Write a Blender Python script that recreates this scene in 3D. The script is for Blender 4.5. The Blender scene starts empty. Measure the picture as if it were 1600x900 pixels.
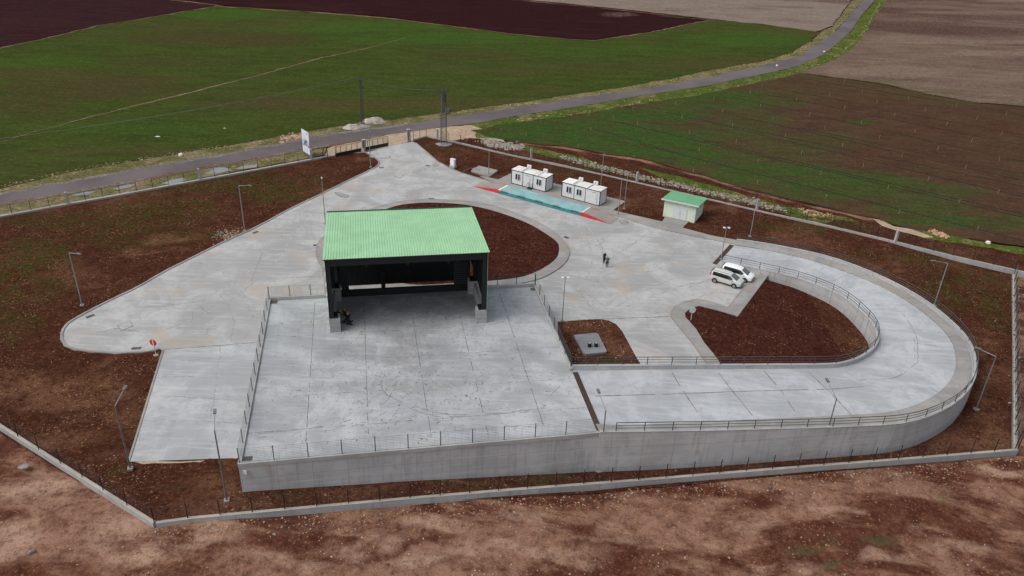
import bpy, bmesh, math, random
from mathutils import Vector, Matrix
from mathutils.geometry import tessellate_polygon
from mathutils import noise as mnoise
R = math.radians
random.seed(7)
sc = bpy.context.scene
COL = sc.collection

# ------------------------------------------------------------------ camera
PITCH, ROLL, FPX, CH = 28.0, -2.25, 1244.0, 50.0
t_, r_ = R(PITCH), R(ROLL)
FW = Vector((0, math.cos(t_), -math.sin(t_)))
RT0 = Vector((1, 0, 0)); DN0 = Vector((0, -math.sin(t_), -math.cos(t_)))
RT = math.cos(r_)*RT0 + math.sin(r_)*DN0
DN = -math.sin(r_)*RT0 + math.cos(r_)*DN0
cam_d = bpy.data.cameras.new('camera'); cam = bpy.data.objects.new('camera', cam_d); COL.objects.link(cam)
M = Matrix((RT, -DN, -FW)).transposed().to_4x4(); M.translation = Vector((0, 0, CH))
cam.matrix_world = M
cam_d.sensor_width = 36; cam_d.lens = 36*FPX/1600; cam_d.clip_start = .5; cam_d.clip_end = 6000
sc.camera = cam
# ------------------------------------------------------------------ light
SUN_EL, SUN_AZ = 54, 248      # azimuth the sun lamp and the sky share
w = bpy.data.worlds.new('World'); sc.world = w; w.use_nodes = True
nt = w.node_tree; bg = nt.nodes['Background']
sky = nt.nodes.new('ShaderNodeTexSky'); sky.sky_type = 'NISHITA'; sky.sun_disc = False
sky.sun_elevation = R(SUN_EL); sky.sun_rotation = R(SUN_AZ); sky.air_density = 1.6; sky.dust_density = 5; sky.ozone_density = .6
hs = nt.nodes.new('ShaderNodeHueSaturation'); hs.inputs['Saturation'].default_value = .42
nt.links.new(sky.outputs[0], hs.inputs['Color']); nt.links.new(hs.outputs[0], bg.inputs[0]); bg.inputs[1].default_value = .13
sl = bpy.data.lights.new('sun', 'SUN'); sl.energy = 1.1; sl.angle = R(25); sl.color = (1, .97, .93)
so = bpy.data.objects.new('sun', sl); COL.objects.link(so)
az = R(SUN_AZ)
sd = Vector((math.sin(az)*math.cos(R(SUN_EL)), math.cos(az)*math.cos(R(SUN_EL)), math.sin(R(SUN_EL))))
so.rotation_euler = sd.to_track_quat('Z', 'Y').to_euler()
sc.view_settings.view_transform = 'Standard'; sc.view_settings.look = 'None'
sc.view_settings.exposure = 0.2; sc.view_settings.gamma = 1; sc.view_settings.use_curve_mapping = False
sc.cycles.use_denoising = True

# ------------------------------------------------------------------ helpers
def G(px, py, z=0.0):
    """point of the place at height z, surveyed from the photograph's pixel grid"""
    d = RT*((px-800)/FPX) + DN*((py-450)/FPX) + FW
    s = (z-CH)/d.z
    return Vector((d.x*s, d.y*s, z))
AX = R(11.2); PO = G(515.7, 519.8, 4)
def UV(u, v, z=0):
    return Vector((PO.x + u*math.cos(AX) - v*math.sin(AX), PO.y + u*math.sin(AX) + v*math.cos(AX), z))
def toUV(x, y):
    dx, dy = x-PO.x, y-PO.y
    return dx*math.cos(AX)+dy*math.sin(AX), -dx*math.sin(AX)+dy*math.cos(AX)
def sstep(a, b, x):
    t = max(0, min(1, (x-a)/(b-a))); return t*t*(3-2*t)
def lerpl(x, xs, ys):
    if x <= xs[0]: return ys[0]
    for i in range(1, len(xs)):
        if x <= xs[i]: return ys[i-1] + (ys[i]-ys[i-1])*(x-xs[i-1])/(xs[i]-xs[i-1])
    return ys[-1]
def T(x, y):
    u, v = toUV(x, y)
    z = lerpl(u, [-60, -31, -14, -7, 8, 24, 45, 60, 200], [0, .3, .7, 1.0, .4, -.5, -.4, -.6, -.6]) * sstep(-15.5, -20, v)
    z += -.55*sstep(34, 56, u)*sstep(26, 16, v)*sstep(-20.5, -15, v)       # round the curve of the ramp
    return z
def obj(name, me, mat=None, parent=None, kind=None):
    o = bpy.data.objects.new(name, me); COL.objects.link(o)
    if mat is not None:
        for m in (mat if isinstance(mat, (list, tuple)) else [mat]): me.materials.append(m)
    if parent is not None: o.parent = parent
    if kind: o['kind'] = kind
    return o
def tag(o, label, cat, group=None, kind=None):
    o['label'] = label; o['category'] = cat
    if group: o['group'] = group
    if kind: o['kind'] = kind
    return o
def thing(name, label, cat, loc, rz=0, group=None):
    o = bpy.data.objects.new(name, None); COL.objects.link(o); o.location = loc; o.rotation_euler.z = rz
    o.empty_display_size = .2
    return tag(o, label, cat, group)
class MB:
    def __init__(s): s.v = []; s.f = []; s.m = []
    def add(s, vs, fs, mi=0):
        b = len(s.v); s.v += [tuple(p) for p in vs]; s.f += [tuple(b+i for i in f) for f in fs]; s.m += [mi]*len(fs); return s
    def box(s, c, d, rz=0, mi=0, rot=None):
        x, y, z = d[0]/2, d[1]/2, d[2]/2
        m = rot if rot is not None else Matrix.Rotation(rz, 3, 'Z')
        vs = [Vector(c)+m@Vector((a*x, b*y, e*z)) for a in (-1, 1) for b in (-1, 1) for e in (-1, 1)]
        return s.add(vs, [(0,1,3,2),(4,6,7,5),(0,4,5,1),(2,3,7,6),(0,2,6,4),(1,5,7,3)], mi)
    def bar(s, a, b, r, n=6, r2=None, mi=0):
        a = Vector(a); b = Vector(b); d = (b-a).normalized(); r2 = r if r2 is None else r2
        u = d.cross(Vector((0, 0, 1)) if abs(d.z) < .9 else Vector((1, 0, 0))).normalized(); w_ = d.cross(u)
        vs = []
        for p, rr in ((a, r), (b, r2)):
            for k in range(n):
                t = 2*math.pi*k/n + math.pi/n; vs.append(p + (u*math.cos(t)+w_*math.sin(t))*rr)
        fs = [(k, (k+1) % n, n+(k+1) % n, n+k) for k in range(n)] + [tuple(range(n-1, -1, -1)), tuple(range(n, 2*n))]
        return s.add(vs, fs, mi)
    def prism(s, poly, z0, z1, mi=0):
        n = len(poly); p3 = [Vector((p[0], p[1], 0)) for p in poly]
        zf0 = z0 if callable(z0) else (lambda x, y: z0); zf1 = z1 if callable(z1) else (lambda x, y: z1)
        tr = tessellate_polygon([p3])
        vs = [(p[0], p[1], zf0(p[0], p[1])) for p in poly] + [(p[0], p[1], zf1(p[0], p[1])) for p in poly]
        fs = []
        for t in tr:
            a, b, c = [p3[i] for i in t]
            if (b-a).cross(c-a).z < 0: t = t[::-1]
            fs.append(tuple(n+i for i in t)); fs.append(tuple(t[::-1]))
        ar = sum(p3[i].x*p3[(i+1) % n].y - p3[(i+1) % n].x*p3[i].y for i in range(n))
        for i in range(n):
            j = (i+1) % n
            fs.append((i, j, n+j, n+i) if ar > 0 else (j, i, n+i, n+j))
        return s.add(vs, fs, mi)
    def sheet(s, poly, z, mi=0):
        p3 = [Vector((p[0], p[1], 0)) for p in poly]; fs = []
        for t in tessellate_polygon([p3]):
            a, b, c = [p3[i] for i in t]
            fs.append(tuple(t[::-1]) if (b-a).cross(c-a).z < 0 else tuple(t))
        zf = z if callable(z) else (lambda x, y: z)
        return s.add([(p[0], p[1], zf(p[0], p[1])) for p in poly], fs, mi)
    def sweep(s, path, prof, closed=False, mi=0, cap=True):
        """prof: closed list of (offset to the left, dz) about each path point"""
        n = len(path); k = len(prof); P = [Vector(p) for p in path]; vs = []
        for i in range(n):
            a = P[(i-1) % n] if (closed or i > 0) else P[i]; b = P[(i+1) % n] if (closed or i < n-1) else P[i]
            d1 = (P[i]-a); d2 = (b-P[i]); d1.z = d2.z = 0
            if d1.length < 1e-6: d1 = d2.copy()
            if d2.length < 1e-6: d2 = d1.copy()
            d1.normalize(); d2.normalize(); t = (d1+d2)
            if t.length < 1e-4: t = d1.copy()
            t.normalize(); nn = Vector((-t.y, t.x, 0)); sc_ = 1/max(.5, nn.dot(Vector((-d1.y, d1.x, 0))))
            for o, dz in prof: vs.append(P[i]+nn*o*sc_+Vector((0, 0, dz)))
        fs = []
        for i in range(n if closed else n-1):
            j = (i+1) % n
            for q in range(k):
                q2 = (q+1) % k; fs.append((i*k+q, j*k+q, j*k+q2, i*k+q2))
        if cap and not closed: fs += [tuple(range(k)), tuple((n-1)*k+q for q in range(k-1, -1, -1))]
        return s.add(vs, fs, mi)
    def build(s, name, mat=None, parent=None, kind=None, smooth=False, fix=True):
        me = bpy.data.meshes.new(name); me.from_pydata(s.v, [], s.f); 
        if any(s.m): me.polygons.foreach_set('material_index', s.m)
        if fix:
            bm = bmesh.new(); bm.from_mesh(me); bmesh.ops.recalc_face_normals(bm, faces=bm.faces); bm.to_mesh(me); bm.free()
        if smooth: me.polygons.foreach_set('use_smooth', [True]*len(me.polygons))
        me.update()
        return obj(name, me, mat, parent, kind)
def arclen(P):
    L = [0]
    for a, b in zip(P, P[1:]): L.append(L[-1]+(Vector(b)-Vector(a)).length)
    return L
def along(P, t, L=None):
    L = L or arclen(P); t = max(0, min(L[-1], t))
    for i in range(1, len(L)):
        if t <= L[i]+1e-9:
            f = (t-L[i-1])/max(1e-9, L[i]-L[i-1]); return Vector(P[i-1]).lerp(Vector(P[i]), f)
    return Vector(P[-1])
def resample(P, n):
    L = arclen(P); return [along(P, L[-1]*i/(n-1), L) for i in range(n)]
def smooth_line(P, it=2, closed=False):
    P = [Vector(p) for p in P]
    for _ in range(it):
        Q = [] if closed else [P[0]]; n = len(P)
        for i in range(n if closed else n-1):
            a, b = P[i], P[(i+1) % n]; Q += [a.lerp(b, .25), a.lerp(b, .75)]
        if not closed: Q.append(P[-1])
        P = Q
    return P
def rough(P, step=1.5, amp=.25, closed=True, sc_=.35):
    P = [Vector(p) for p in P]; out = []; n = len(P)
    for i in range(n if closed else n-1):
        a, b = P[i], P[(i+1) % n]; k = max(1, min(400, int((b-a).length/step)))
        for j in range(k):
            p = a.lerp(b, j/k); q = mnoise.noise_vector(Vector((p.x*sc_, p.y*sc_, 3))); out.append(p+Vector((q.x*amp*2, q.y*amp*2, 0)))
    if not closed: out.append(P[-1])
    return out
def pl(pts, z=0): return [G(x, y, z) for x, y in pts]

# ------------------------------------------------------------------ materials
class NT:
    def __init__(s, name, rough=.9, spec=.3):
        s.m = bpy.data.materials.new(name); s.m.use_nodes = True; s.n = s.m.node_tree.nodes; s.l = s.m.node_tree.links
        s.b = s.n['Principled BSDF']; s.b.inputs['Roughness'].default_value = rough; s.b.inputs['Specular IOR Level'].default_value = spec
        s.geo = s.n.new('ShaderNodeNewGeometry').outputs['Position']
    def lk(s, a, b): s.l.new(a, b)
    def mapp(s, rz=0, scale=(1, 1, 1), loc=(0, 0, 0)):
        m = s.n.new('ShaderNodeMapping'); m.vector_type = 'TEXTURE' if False else 'POINT'
        m.inputs['Rotation'].default_value = (0, 0, rz); m.inputs['Scale'].default_value = scale; m.inputs['Location'].default_value = loc
        s.lk(s.geo, m.inputs[0]); return m.outputs[0]
    def noise(s, scale, detail=4, rough=.55, vec=None, dist=0):
        n = s.n.new('ShaderNodeTexNoise'); n.inputs['Scale'].default_value = scale; n.inputs['Detail'].default_value = detail
        n.inputs['Roughness'].default_value = rough; n.inputs['Distortion'].default_value = dist
        s.lk(vec if vec is not None else s.geo, n.inputs['Vector']); return n.outputs[0]
    def vor(s, scale, vec=None, feat='F1', rnd=1):
        n = s.n.new('ShaderNodeTexVoronoi'); n.inputs['Scale'].default_value = scale; n.feature = feat
        n.inputs['Randomness'].default_value = rnd
        s.lk(vec if vec is not None else s.geo, n.inputs['Vector']); return n
    def ramp(s, f, a, b, lo=0, hi=1):
        n = s.n.new('ShaderNodeMapRange'); n.interpolation_type = 'SMOOTHSTEP'
        for k, v in zip((1, 2, 3, 4), (a, b, lo, hi)): n.inputs[k].default_value = v
        s.lk(f, n.inputs[0]); return n.outputs[0]
    def math(s, op, a, b=None):
        n = s.n.new('ShaderNodeMath'); n.operation = op
        for i, x in enumerate((a, b)):
            if x is None: continue
            if isinstance(x, (int, float)): n.inputs[i].default_value = x
            else: s.lk(x, n.inputs[i])
        return n.outputs[0]
    def mix(s, f, a, b, mode='MIX'):
        n = s.n.new('ShaderNodeMix'); n.data_type = 'RGBA'; n.blend_type = mode
        for i, x in ((0, f), (6, a), (7, b)):
            if isinstance(x, (int, float)): n.inputs[i].default_value = x
            elif isinstance(x, tuple): n.inputs[i].default_value = (*x, 1)
            else: s.lk(x, n.inputs[i])
        return n.outputs[2]
    def bump(s, h, strength=.5, dist=.05):
        n = s.n.new('ShaderNodeBump'); n.inputs['Strength'].default_value = strength; n.inputs['Distance'].default_value = dist
        s.lk(h, n.inputs['Height']); s.lk(n.outputs[0], s.b.inputs['Normal'])
    def blobs(s, L):
        """soft ellipses lying on the ground: (px, py, radius x px, radius y px, strength) on the survey grid"""
        wob = s.noise(.12, 3, .6); acc = None
        wv = s.n.new('ShaderNodeVectorMath'); wv.operation = 'MULTIPLY_ADD'
        n3 = s.n.new('ShaderNodeTexNoise'); n3.inputs['Scale'].default_value = .1; n3.inputs['Detail'].default_value = 4; s.lk(s.geo, n3.inputs['Vector'])
        s.lk(n3.outputs[1], wv.inputs[0]); wv.inputs[1].default_value = (9, 9, 0); s.lk(s.geo, wv.inputs[2])
        for x, y, rx, ry, st in L:
            c = G(x, y); a = G(x+rx, y)-c; b = G(x, y-ry)-c
            m = Matrix(((a.x, b.x), (a.y, b.y))).inverted()
            d = s.n.new('ShaderNodeVectorMath'); d.operation = 'SUBTRACT'; s.lk(wv.outputs[0], d.inputs[0]); d.inputs[1].default_value = (c.x+4.5, c.y+4.5, 0)
            comp = []
            for row in m:
                q = s.n.new('ShaderNodeVectorMath'); q.operation = 'DOT_PRODUCT'; s.lk(d.outputs[0], q.inputs[0]); q.inputs[1].default_value = (row[0], row[1], 0)
                comp.append(s.math('POWER', s.math('ABSOLUTE', q.outputs['Value']), 2))
            r2 = s.math('ADD', comp[0], comp[1])
            f = s.ramp(r2, 1.3, .15, 0, st)
            acc = f if acc is None else s.math('MAXIMUM', acc, f)
        return acc
    def col(s, c):
        if isinstance(c, tuple): s.b.inputs['Base Color'].default_value = (*c, 1)
        else: s.lk(c, s.b.inputs['Base Color'])
        return s.m
def flat(name, c, rough=.6, metal=0, spec=.4, vary=.12, vs=3):
    m = NT(name, rough, spec); m.b.inputs['Metallic'].default_value = metal
    n = m.noise(vs, 4); d = tuple(x*(1-vary) for x in c); e = tuple(min(1, x*(1+vary)) for x in c)
    return m.col(m.mix(m.ramp(n, .3, .7), d, e))

def concrete(name, base, dark, warm=None, warm_at=(.5, .65), streak=AX, slabs=None, spots=.35, blob=None, blobcol=(.3, .26, .2), sten=1):
    m = NT(name, .88, .25)
    rv = m.mapp(-streak)
    big = m.noise(.13, 6, .62, dist=1.2); mid = m.noise(.38, 7, .68, dist=.9); fine = m.noise(5, 5, .7)
    brush = m.noise(1, 5, .65, vec=m.mapp(-streak, (.16, 1.6, 1))); brush2 = m.noise(1, 5, .65, vec=m.mapp(-streak, (1.6, .1, 1)))
    c = m.mix(m.ramp(big, .38, .6), dark, base)
    edge = m.math('ABSOLUTE', m.math('SUBTRACT', m.noise(.17, 5, .6, dist=1.5, vec=m.mapp(0, loc=(17, 3, 0))), .5))
    c = m.mix(m.math('MULTIPLY', m.ramp(edge, .03, 0), .5*sten), c, tuple(x*.72 for x in base))
    c = m.mix(m.math('MULTIPLY', m.ramp(mid, .48, .68), .7*sten), c, tuple(x*.68 for x in base))
    c = m.mix(m.math('MULTIPLY', m.ramp(m.noise(1.6, 6, .75, vec=m.mapp(0, loc=(5, 11, 0))), .5, .75), .5*sten), c, tuple(x*.7 for x in base))
    c = m.mix(m.math('MULTIPLY', m.ramp(brush, .45, .75), .5*sten), c, tuple(min(.9, x*1.2) for x in base))
    c = m.mix(m.math('MULTIPLY', m.ramp(brush2, .5, .72), .45*sten), c, tuple(x*.78 for x in base))
    if warm: c = m.mix(m.math('MULTIPLY', m.ramp(m.noise(.16, 6, .6, vec=m.mapp(0, loc=(31, 7, 0))), *warm_at), .75), c, warm)
    if slabs:
        b = m.n.new('ShaderNodeTexBrick'); m.lk(m.mapp(-streak, (1/slabs, 1/slabs, 1)), b.inputs[0]); b.offset = 0
        b.inputs['Scale'].default_value = 1; b.inputs['Mortar Size'].default_value = 0; b.inputs['Brick Width'].default_value = 1; b.inputs['Row Height'].default_value = 1
        b.inputs[1].default_value = (.93, .93, .94, 1); b.inputs[2].default_value = (1.05, 1.05, 1.04, 1)
        c = m.mix(1., c, b.outputs[0], 'MULTIPLY')
    if blob: c = m.mix(m.math('MULTIPLY', m.blobs(blob), m.ramp(m.noise(.5, 5, .7), .3, .65)), c, blobcol)
    v = m.vor(.55); dots = m.math('MULTIPLY', m.ramp(v.outputs['Distance'], .09, .03), m.ramp(m.noise(.2, 2), .5, .6))
    c = m.mix(m.math('MULTIPLY', dots, spots), c, tuple(x*.35 for x in base))
    c = m.mix(m.ramp(fine, .3, .75, 0, .16), c, tuple(x*.6 for x in base))
    m.bump(fine, .25, .02)
    return m.col(c)

def soil(name, dark, mid, lite, lite_at=(.5, .7), speck=.5, grass=None, gcol=(.035, .05, .016), pale=None, palecol=(.34, .22, .16), specd=4.5, big=.07, fine_c=.6, rows=None, streaks=None):
    m = NT(name, 1, 0)
    a = m.noise(big, 8, .66, dist=.6) if streaks is None else m.noise(.11, 8, .66, vec=m.mapp(-streaks, (.75, 1.9, 1)), dist=.5)
    b = m.noise(.55, 8, .72); f = m.noise(7, 5, .75); f2 = m.noise(2.2, 5, .75)
    c = m.mix(m.ramp(b, .36, .64), dark, mid)
    c = m.mix(m.math('MULTIPLY', m.ramp(a, *lite_at), m.ramp(b, .3, .62, .35, 1)), c, lite)
    if grass: c = m.mix(m.math('MULTIPLY', m.blobs(grass), m.ramp(m.noise(.5, 6, .75), .36, .62)), c, gcol)
    if pale: c = m.mix(m.math('MULTIPLY', m.blobs(pale), m.ramp(m.noise(.35, 6, .7), .33, .62)), c, palecol)
    c = m.mix(m.ramp(f, .35, .7, 0, fine_c), c, tuple(x*.42 for x in dark))
    c = m.mix(m.ramp(m.noise(1.7, 6, .8), .48, .62, 0, fine_c*1.3), c, tuple(x*.5 for x in dark))
    c = m.mix(m.ramp(f2, .52, .72, 0, fine_c*1.2), c, tuple(min(1, x*1.75) for x in mid))
    for k, (scl, am) in enumerate(((specd, speck), (specd*.45, speck*.8))):
        v = m.vor(scl, vec=m.mapp(.3*k, loc=(k*3, 5*k, 0)))
        sel = m.ramp(m.n.new('ShaderNodeSeparateColor').outputs[0], .72, .8) if False else None
        sp = m.n.new('ShaderNodeSeparateColor'); m.lk(v.outputs['Color'], sp.inputs[0])
        d = m.math('MULTIPLY', m.ramp(v.outputs['Distance'], .34, .2), m.ramp(sp.outputs[0], .62, .75))
        d = m.math('MULTIPLY', d, m.ramp(m.noise(.25, 4, .6, vec=m.mapp(0, loc=(9, 2+k, 0))), .38, .62))
        c = m.mix(m.math('MULTIPLY', d, am), c, m.mix(sp.outputs[1], (.30, .14, .065), (.42, .28, .2)))
    m.bump(m.math('ADD', f, m.math('MULTIPLY', b, 3.)), .6, .12)
    return m.col(c)

def crop(name, c1, c2, c3, rows_dir=None, rows=2.0, rowamt=.3, blob=None, blobcol=(.08, .04, .03), stretch=0, sdir=0, big=.03, at3=(.5, .68), gblob=None, gcol=(.03, .07, .02)):
    m = NT(name, 1, 0)
    vec = m.mapp(-sdir, (1-stretch*.85, 1, 1))
    a = m.noise(big, 8, .68, vec=vec, dist=.3); b = m.noise(.25, 7, .75, vec=vec); f = m.noise(2.2, 5, .8)
    c = m.mix(m.ramp(b, .36, .64), c1, c2)
    c = m.mix(m.math('MULTIPLY', m.ramp(a, *at3), m.ramp(b, .25, .6, .4, 1)), c, c3)
    if gblob: c = m.mix(m.math('MULTIPLY', m.blobs(gblob), m.ramp(b, .3, .6, .35, 1)), c, gcol)
    if blob: c = m.mix(m.math('MULTIPLY', m.blobs(blob), m.ramp(m.noise(.6, 6, .75), .34, .6)), c, blobcol)
    if rows_dir is not None:
        wv = m.n.new('ShaderNodeTexWave'); wv.inputs['Scale'].default_value = 1/rows*.314*1.0; wv.inputs['Distortion'].default_value = 1.2; wv.inputs['Detail'].default_value = 3; wv.inputs['Detail Scale'].default_value = 2
        wv.bands_direction = 'Y'; m.lk(m.mapp(-rows_dir), wv.inputs[0])
        c = m.mix(m.math('MULTIPLY', m.ramp(wv.outputs[1], .55, .95), rowamt), c, tuple(x*.35 for x in c1))
    c = m.mix(m.ramp(f, .42, .68, 0, .65), c, tuple(x*.4 for x in c1))
    c = m.mix(m.ramp(m.noise(.8, 8, .85), .5, .66, 0, .6), c, tuple(x*1.65 for x in c2))
    c = m.mix(m.ramp(m.noise(.45, 7, .85, vec=m.mapp(-sdir, (.35, 1.6, 1), loc=(3, 9, 0))), .5, .66, 0, .55), c, tuple(x*.5 for x in c1))
    m.bump(f, .5, .15)
    return m.col(c)

M_ = {}
M_['ground'] = soil('red_soil_outside', (.070, .024, .0155), (.125, .052, .034), (.29, .165, .115), (.43, .58), .5,
    pale=[(640, 880, 70, 12, .8), (780, 860, 60, 10, .7), (960, 835, 60, 10, .5), (1120, 830, 70, 8, .5), (60, 770, 80, 34, .9), (20, 850, 50, 26, .8), (210, 860, 100, 22, .75), (330, 845, 70, 18, .75), (560, 850, 90, 18, .7), (440, 880, 60, 14, .6), (690, 830, 70, 14, .75), (880, 850, 70, 16, .6), (1060, 875, 50, 14, .5), (1290, 790, 50, 10, .5), (1500, 850, 60, 14, .7), (1400, 868, 50, 12, .6), (1250, 880, 60, 10, .6), (800, 800, 60, 8, .5), (1560, 732, 50, 10, .8), (740, 870, 50, 12, .6), (1180, 800, 50, 8, .4), (1450, 815, 40, 8, .4)],
    palecol=(.44, .29, .215), grass=[(1270, 855, 40, 10, .8), (1375, 845, 30, 12, .7), (1330, 880, 30, 8, .7), (1490, 768, 16, 10, .6)], gcol=(.085, .085, .04), specd=5.5, streaks=R(-38), fine_c=.36)
M_['soil'] = soil('red_soil_site', (.048, .0175, .0112), (.082, .0325, .020), (.135, .064, .038), (.48, .66), .6,
    grass=[(60, 400, 80, 30, 1), (20, 425, 50, 24, 1), (140, 345, 190, 18, .8), (330, 290, 150, 18, 1), (440, 300, 70, 18, 1), (250, 330, 110, 22, .8), (60, 350, 60, 14, .8), (15, 505, 40, 30, .7), (170, 735, 34, 9, .7), (220, 370, 130, 16, .7), (500, 280, 40, 12, .6), (40, 450, 80, 24, .7), (330, 270, 130, 7, 1),
           (900, 270, 40, 10, .5), (1330, 355, 60, 8, .6), (1250, 355, 110, 10, .7), (1560, 480, 30, 26, .9), (690, 232, 36, 10, .6), (1500, 440, 90, 40, .6), (700, 755, 60, 6, .6), (860, 755, 80, 8, .7), (940, 565, 30, 7, .7), (1400, 395, 110, 12, .7), (420, 778, 70, 8, .5), (290, 780, 50, 14, .35)],
    gcol=(.040, .050, .012), pale=[(30, 610, 60, 30, .7), (140, 610, 90, 30, .65), (90, 690, 70, 20, .6), (200, 660, 40, 30, .4), (360, 370, 26, 12, .7), (270, 372, 40, 7, .6), (240, 390, 60, 7, .5), (560, 250, 14, 5, .5), (655, 395, 12, 6, .3), (970, 320, 20, 10, .6), (1150, 320, 12, 14, .5), (1560, 670, 25, 30, .6), (1540, 530, 30, 26, .6), (1530, 600, 20, 30, .4), (1080, 495, 14, 9, .8), (910, 513, 32, 8, .8), (960, 545, 22, 14, .6), (720, 750, 50, 5, .6), (1490, 400, 40, 10, .3), (1500, 690, 60, 10, .5), (1370, 700, 14, 5, .6), (1080, 725, 14, 4, .5), (460, 768, 30, 4, .5)], palecol=(.20, .105, .058), specd=6)
M_['island'] = soil('dark_red_soil', (.043, .0142, .0105), (.066, .0225, .0155), (.078, .029, .019), (.58, .75), .5, specd=6)
M_['sand'] = soil('pale_sand', (.33, .25, .18), (.42, .33, .25), (.5, .38, .27), (.45, .6), .4, specd=3, fine_c=.3)
M_['verge'] = soil('verge_soil', (.10, .095, .035), (.15, .145, .065), (.25, .20, .13), (.44, .56), .9, specd=1.6, big=.16)
M_['verge_green'] = soil('verge_grass', (.055, .082, .016), (.10, .13, .03), (.2, .17, .08), (.5, .62), .6, specd=1.4, big=.14)
M_['bareverge'] = soil('bare_roadside_earth', (.13, .07, .045), (.2, .12, .085), (.27, .22, .16), (.45, .6), .8, specd=1.6, big=.12)
gwa = lambda a, b, c, d: math.atan2((G(c, d)-G(a, b)).y, (G(c, d)-G(a, b)).x)
M_['green1'] = crop('green_crop', (.035, .049, .0125), (.052, .070, .017), (.068, .052, .024), None, stretch=.85, sdir=gwa(100, 190, 640, 55), at3=(.47, .66),
    blob=[(380, 60, 120, 14, 1), (290, 58, 110, 12, .9), (130, 140, 170, 18, 1), (40, 165, 90, 20, .9), (260, 95, 120, 10, .7), (420, 40, 80, 8, .6), (600, 190, 60, 8, .8), (760, 30, 60, 6, .4), (740, 85, 90, 10, .5), (930, 105, 90, 10, .5), (200, 125, 90, 10, .7), (400, 160, 120, 10, .4), (850, 140, 80, 8, .4)], blobcol=(.060, .040, .021),
    gblob=[(350, 22, 90, 9, 1), (540, 42, 190, 10, .9), (50, 97, 150, 8, .8), (700, 60, 200, 12, .8), (1170, 60, 120, 14, .8), (950, 78, 200, 10, .5), (190, 200, 200, 10, .4)], gcol=(.042, .086, .015))
M_['green2'] = crop('thin_green_crop', (.058, .033, .0215), (.084, .048, .031), (.064, .058, .022), gwa(1200, 259, 1600, 340), 4.2, .1, stretch=.7, sdir=gwa(1200, 259, 1600, 340), at3=(.46, .66),
    gblob=[(1010, 180, 130, 14, .9), (1130, 150, 90, 10, .9), (1180, 185, 70, 14, .5), (1250, 235, 90, 18, .45), (1000, 210, 160, 20, .9), (880, 205, 200, 26, 1), (980, 222, 150, 24, 1), (840, 212, 90, 14, 1), (1120, 160, 110, 14, .8), (1060, 240, 160, 20, .9), (1230, 160, 40, 10, .5), (1200, 268, 130, 20, .85), (1320, 290, 140, 26, .85), (1250, 225, 120, 20, .4), (1420, 300, 130, 20, .6), (1440, 325, 90, 16, .6), (1560, 350, 80, 12, .5), (1345, 190, 30, 5, .8), (1130, 205, 110, 14, .6), (1480, 345, 110, 10, .8)], gcol=(.026, .080, .014),
    blob=[(1090, 203, 50, 3, .5), (1160, 235, 60, 5, .5), (980, 250, 40, 4, .7), (840, 230, 60, 4, .8), (1420, 240, 140, 16, .5), (1500, 200, 140, 12, .5)], blobcol=(.075, .034, .022))
M_['plough1'] = crop('ploughed_field', (.031, .0135, .0155), (.039, .0175, .019), (.045, .019, .018), R(22), 5, .2, stretch=.8, sdir=R(15))
M_['plough2'] = crop('ploughed_field_far', (.025, .0095, .011), (.033, .0125, .0135), (.042, .019, .017), R(10), 5, .25, stretch=.8, sdir=R(5), blob=[(968, 23, 32, 4, .7)], blobcol=(.16, .12, .095))
M_['stub1'] = crop('stubble_field', (.165, .128, .11), (.225, .178, .15), (.092, .054, .045), None, stretch=.75, sdir=gwa(900, 4, 1300, 42), at3=(.5, .64))
M_['stub2'] = crop('brown_stubble_field', (.115, .077, .06), (.175, .125, .097), (.07, .036, .032), None, stretch=.85, sdir=gwa(1370, 66, 1600, 92), at3=(.44, .58), big=.02,
    blob=[(1500, 66, 140, 4, .9), (1560, 84, 120, 4, .9), (1390, 112, 130, 10, .8), (1530, 20, 120, 3, .7), (1420, 60, 60, 5, .7), (1480, 130, 120, 8, .5), (1590, 120, 60, 8, .5), (1590, 1, 60, 3, .8)], blobcol=(.205, .155, .12),
    gblob=[(1380, 130, 60, 4, .9), (1470, 145, 60, 3, .7), (1350, 105, 16, 5, .4)], gcol=(.075, .08, .026))
M_['asphalt'] = None
def asphalt():
    m = NT('worn_asphalt', .85, .3)
    c = m.mix(m.ramp(m.noise(.08, 6, .6), .35, .65), (.085, .07, .075), (.12, .10, .105))
    c = m.mix(m.ramp(m.noise(.5, 6, .7), .5, .8, 0, .5), c, (.15, .12, .11)); c = m.mix(m.ramp(m.noise(6, 4, .7), .4, .7, 0, .25), c, (.05, .045, .045))
    m.bump(m.noise(9, 3), .3, .02); return m.col(c)
M_['asphalt'] = asphalt()
WARM = (.40, .34, .28)
M_['yard'] = concrete('yard_concrete', (.385, .388, .39), (.27, .27, .272), (.35, .30, .25), (.52, .68), streak=AX+R(2), spots=.3, slabs=None,
    blob=[(350, 430, 60, 40, .5), (380, 500, 22, 30, .7), (330, 470, 30, 14, .5), (620, 355, 60, 12, .4)], blobcol=(.30, .30, .305))
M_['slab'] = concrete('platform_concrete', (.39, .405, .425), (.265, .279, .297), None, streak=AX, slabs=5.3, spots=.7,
    blob=[(640, 495, 130, 32, .95), (625, 525, 110, 22, .85), (660, 600, 60, 40, .6), (560, 600, 50, 20, .45), (480, 560, 50, 16, .4), (450, 700, 60, 8, .4), (800, 600, 40, 20, .4), (635, 555, 60, 20, .5), (560, 535, 30, 14, .6), (640, 655, 150, 16, .55), (760, 640, 60, 14, .4), (636, 566, 8, 4, 1), (735, 530, 30, 10, .5), (880, 625, 30, 20, .4), (450, 480, 40, 16, .2)], blobcol=(.175, .17, .168))
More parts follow.
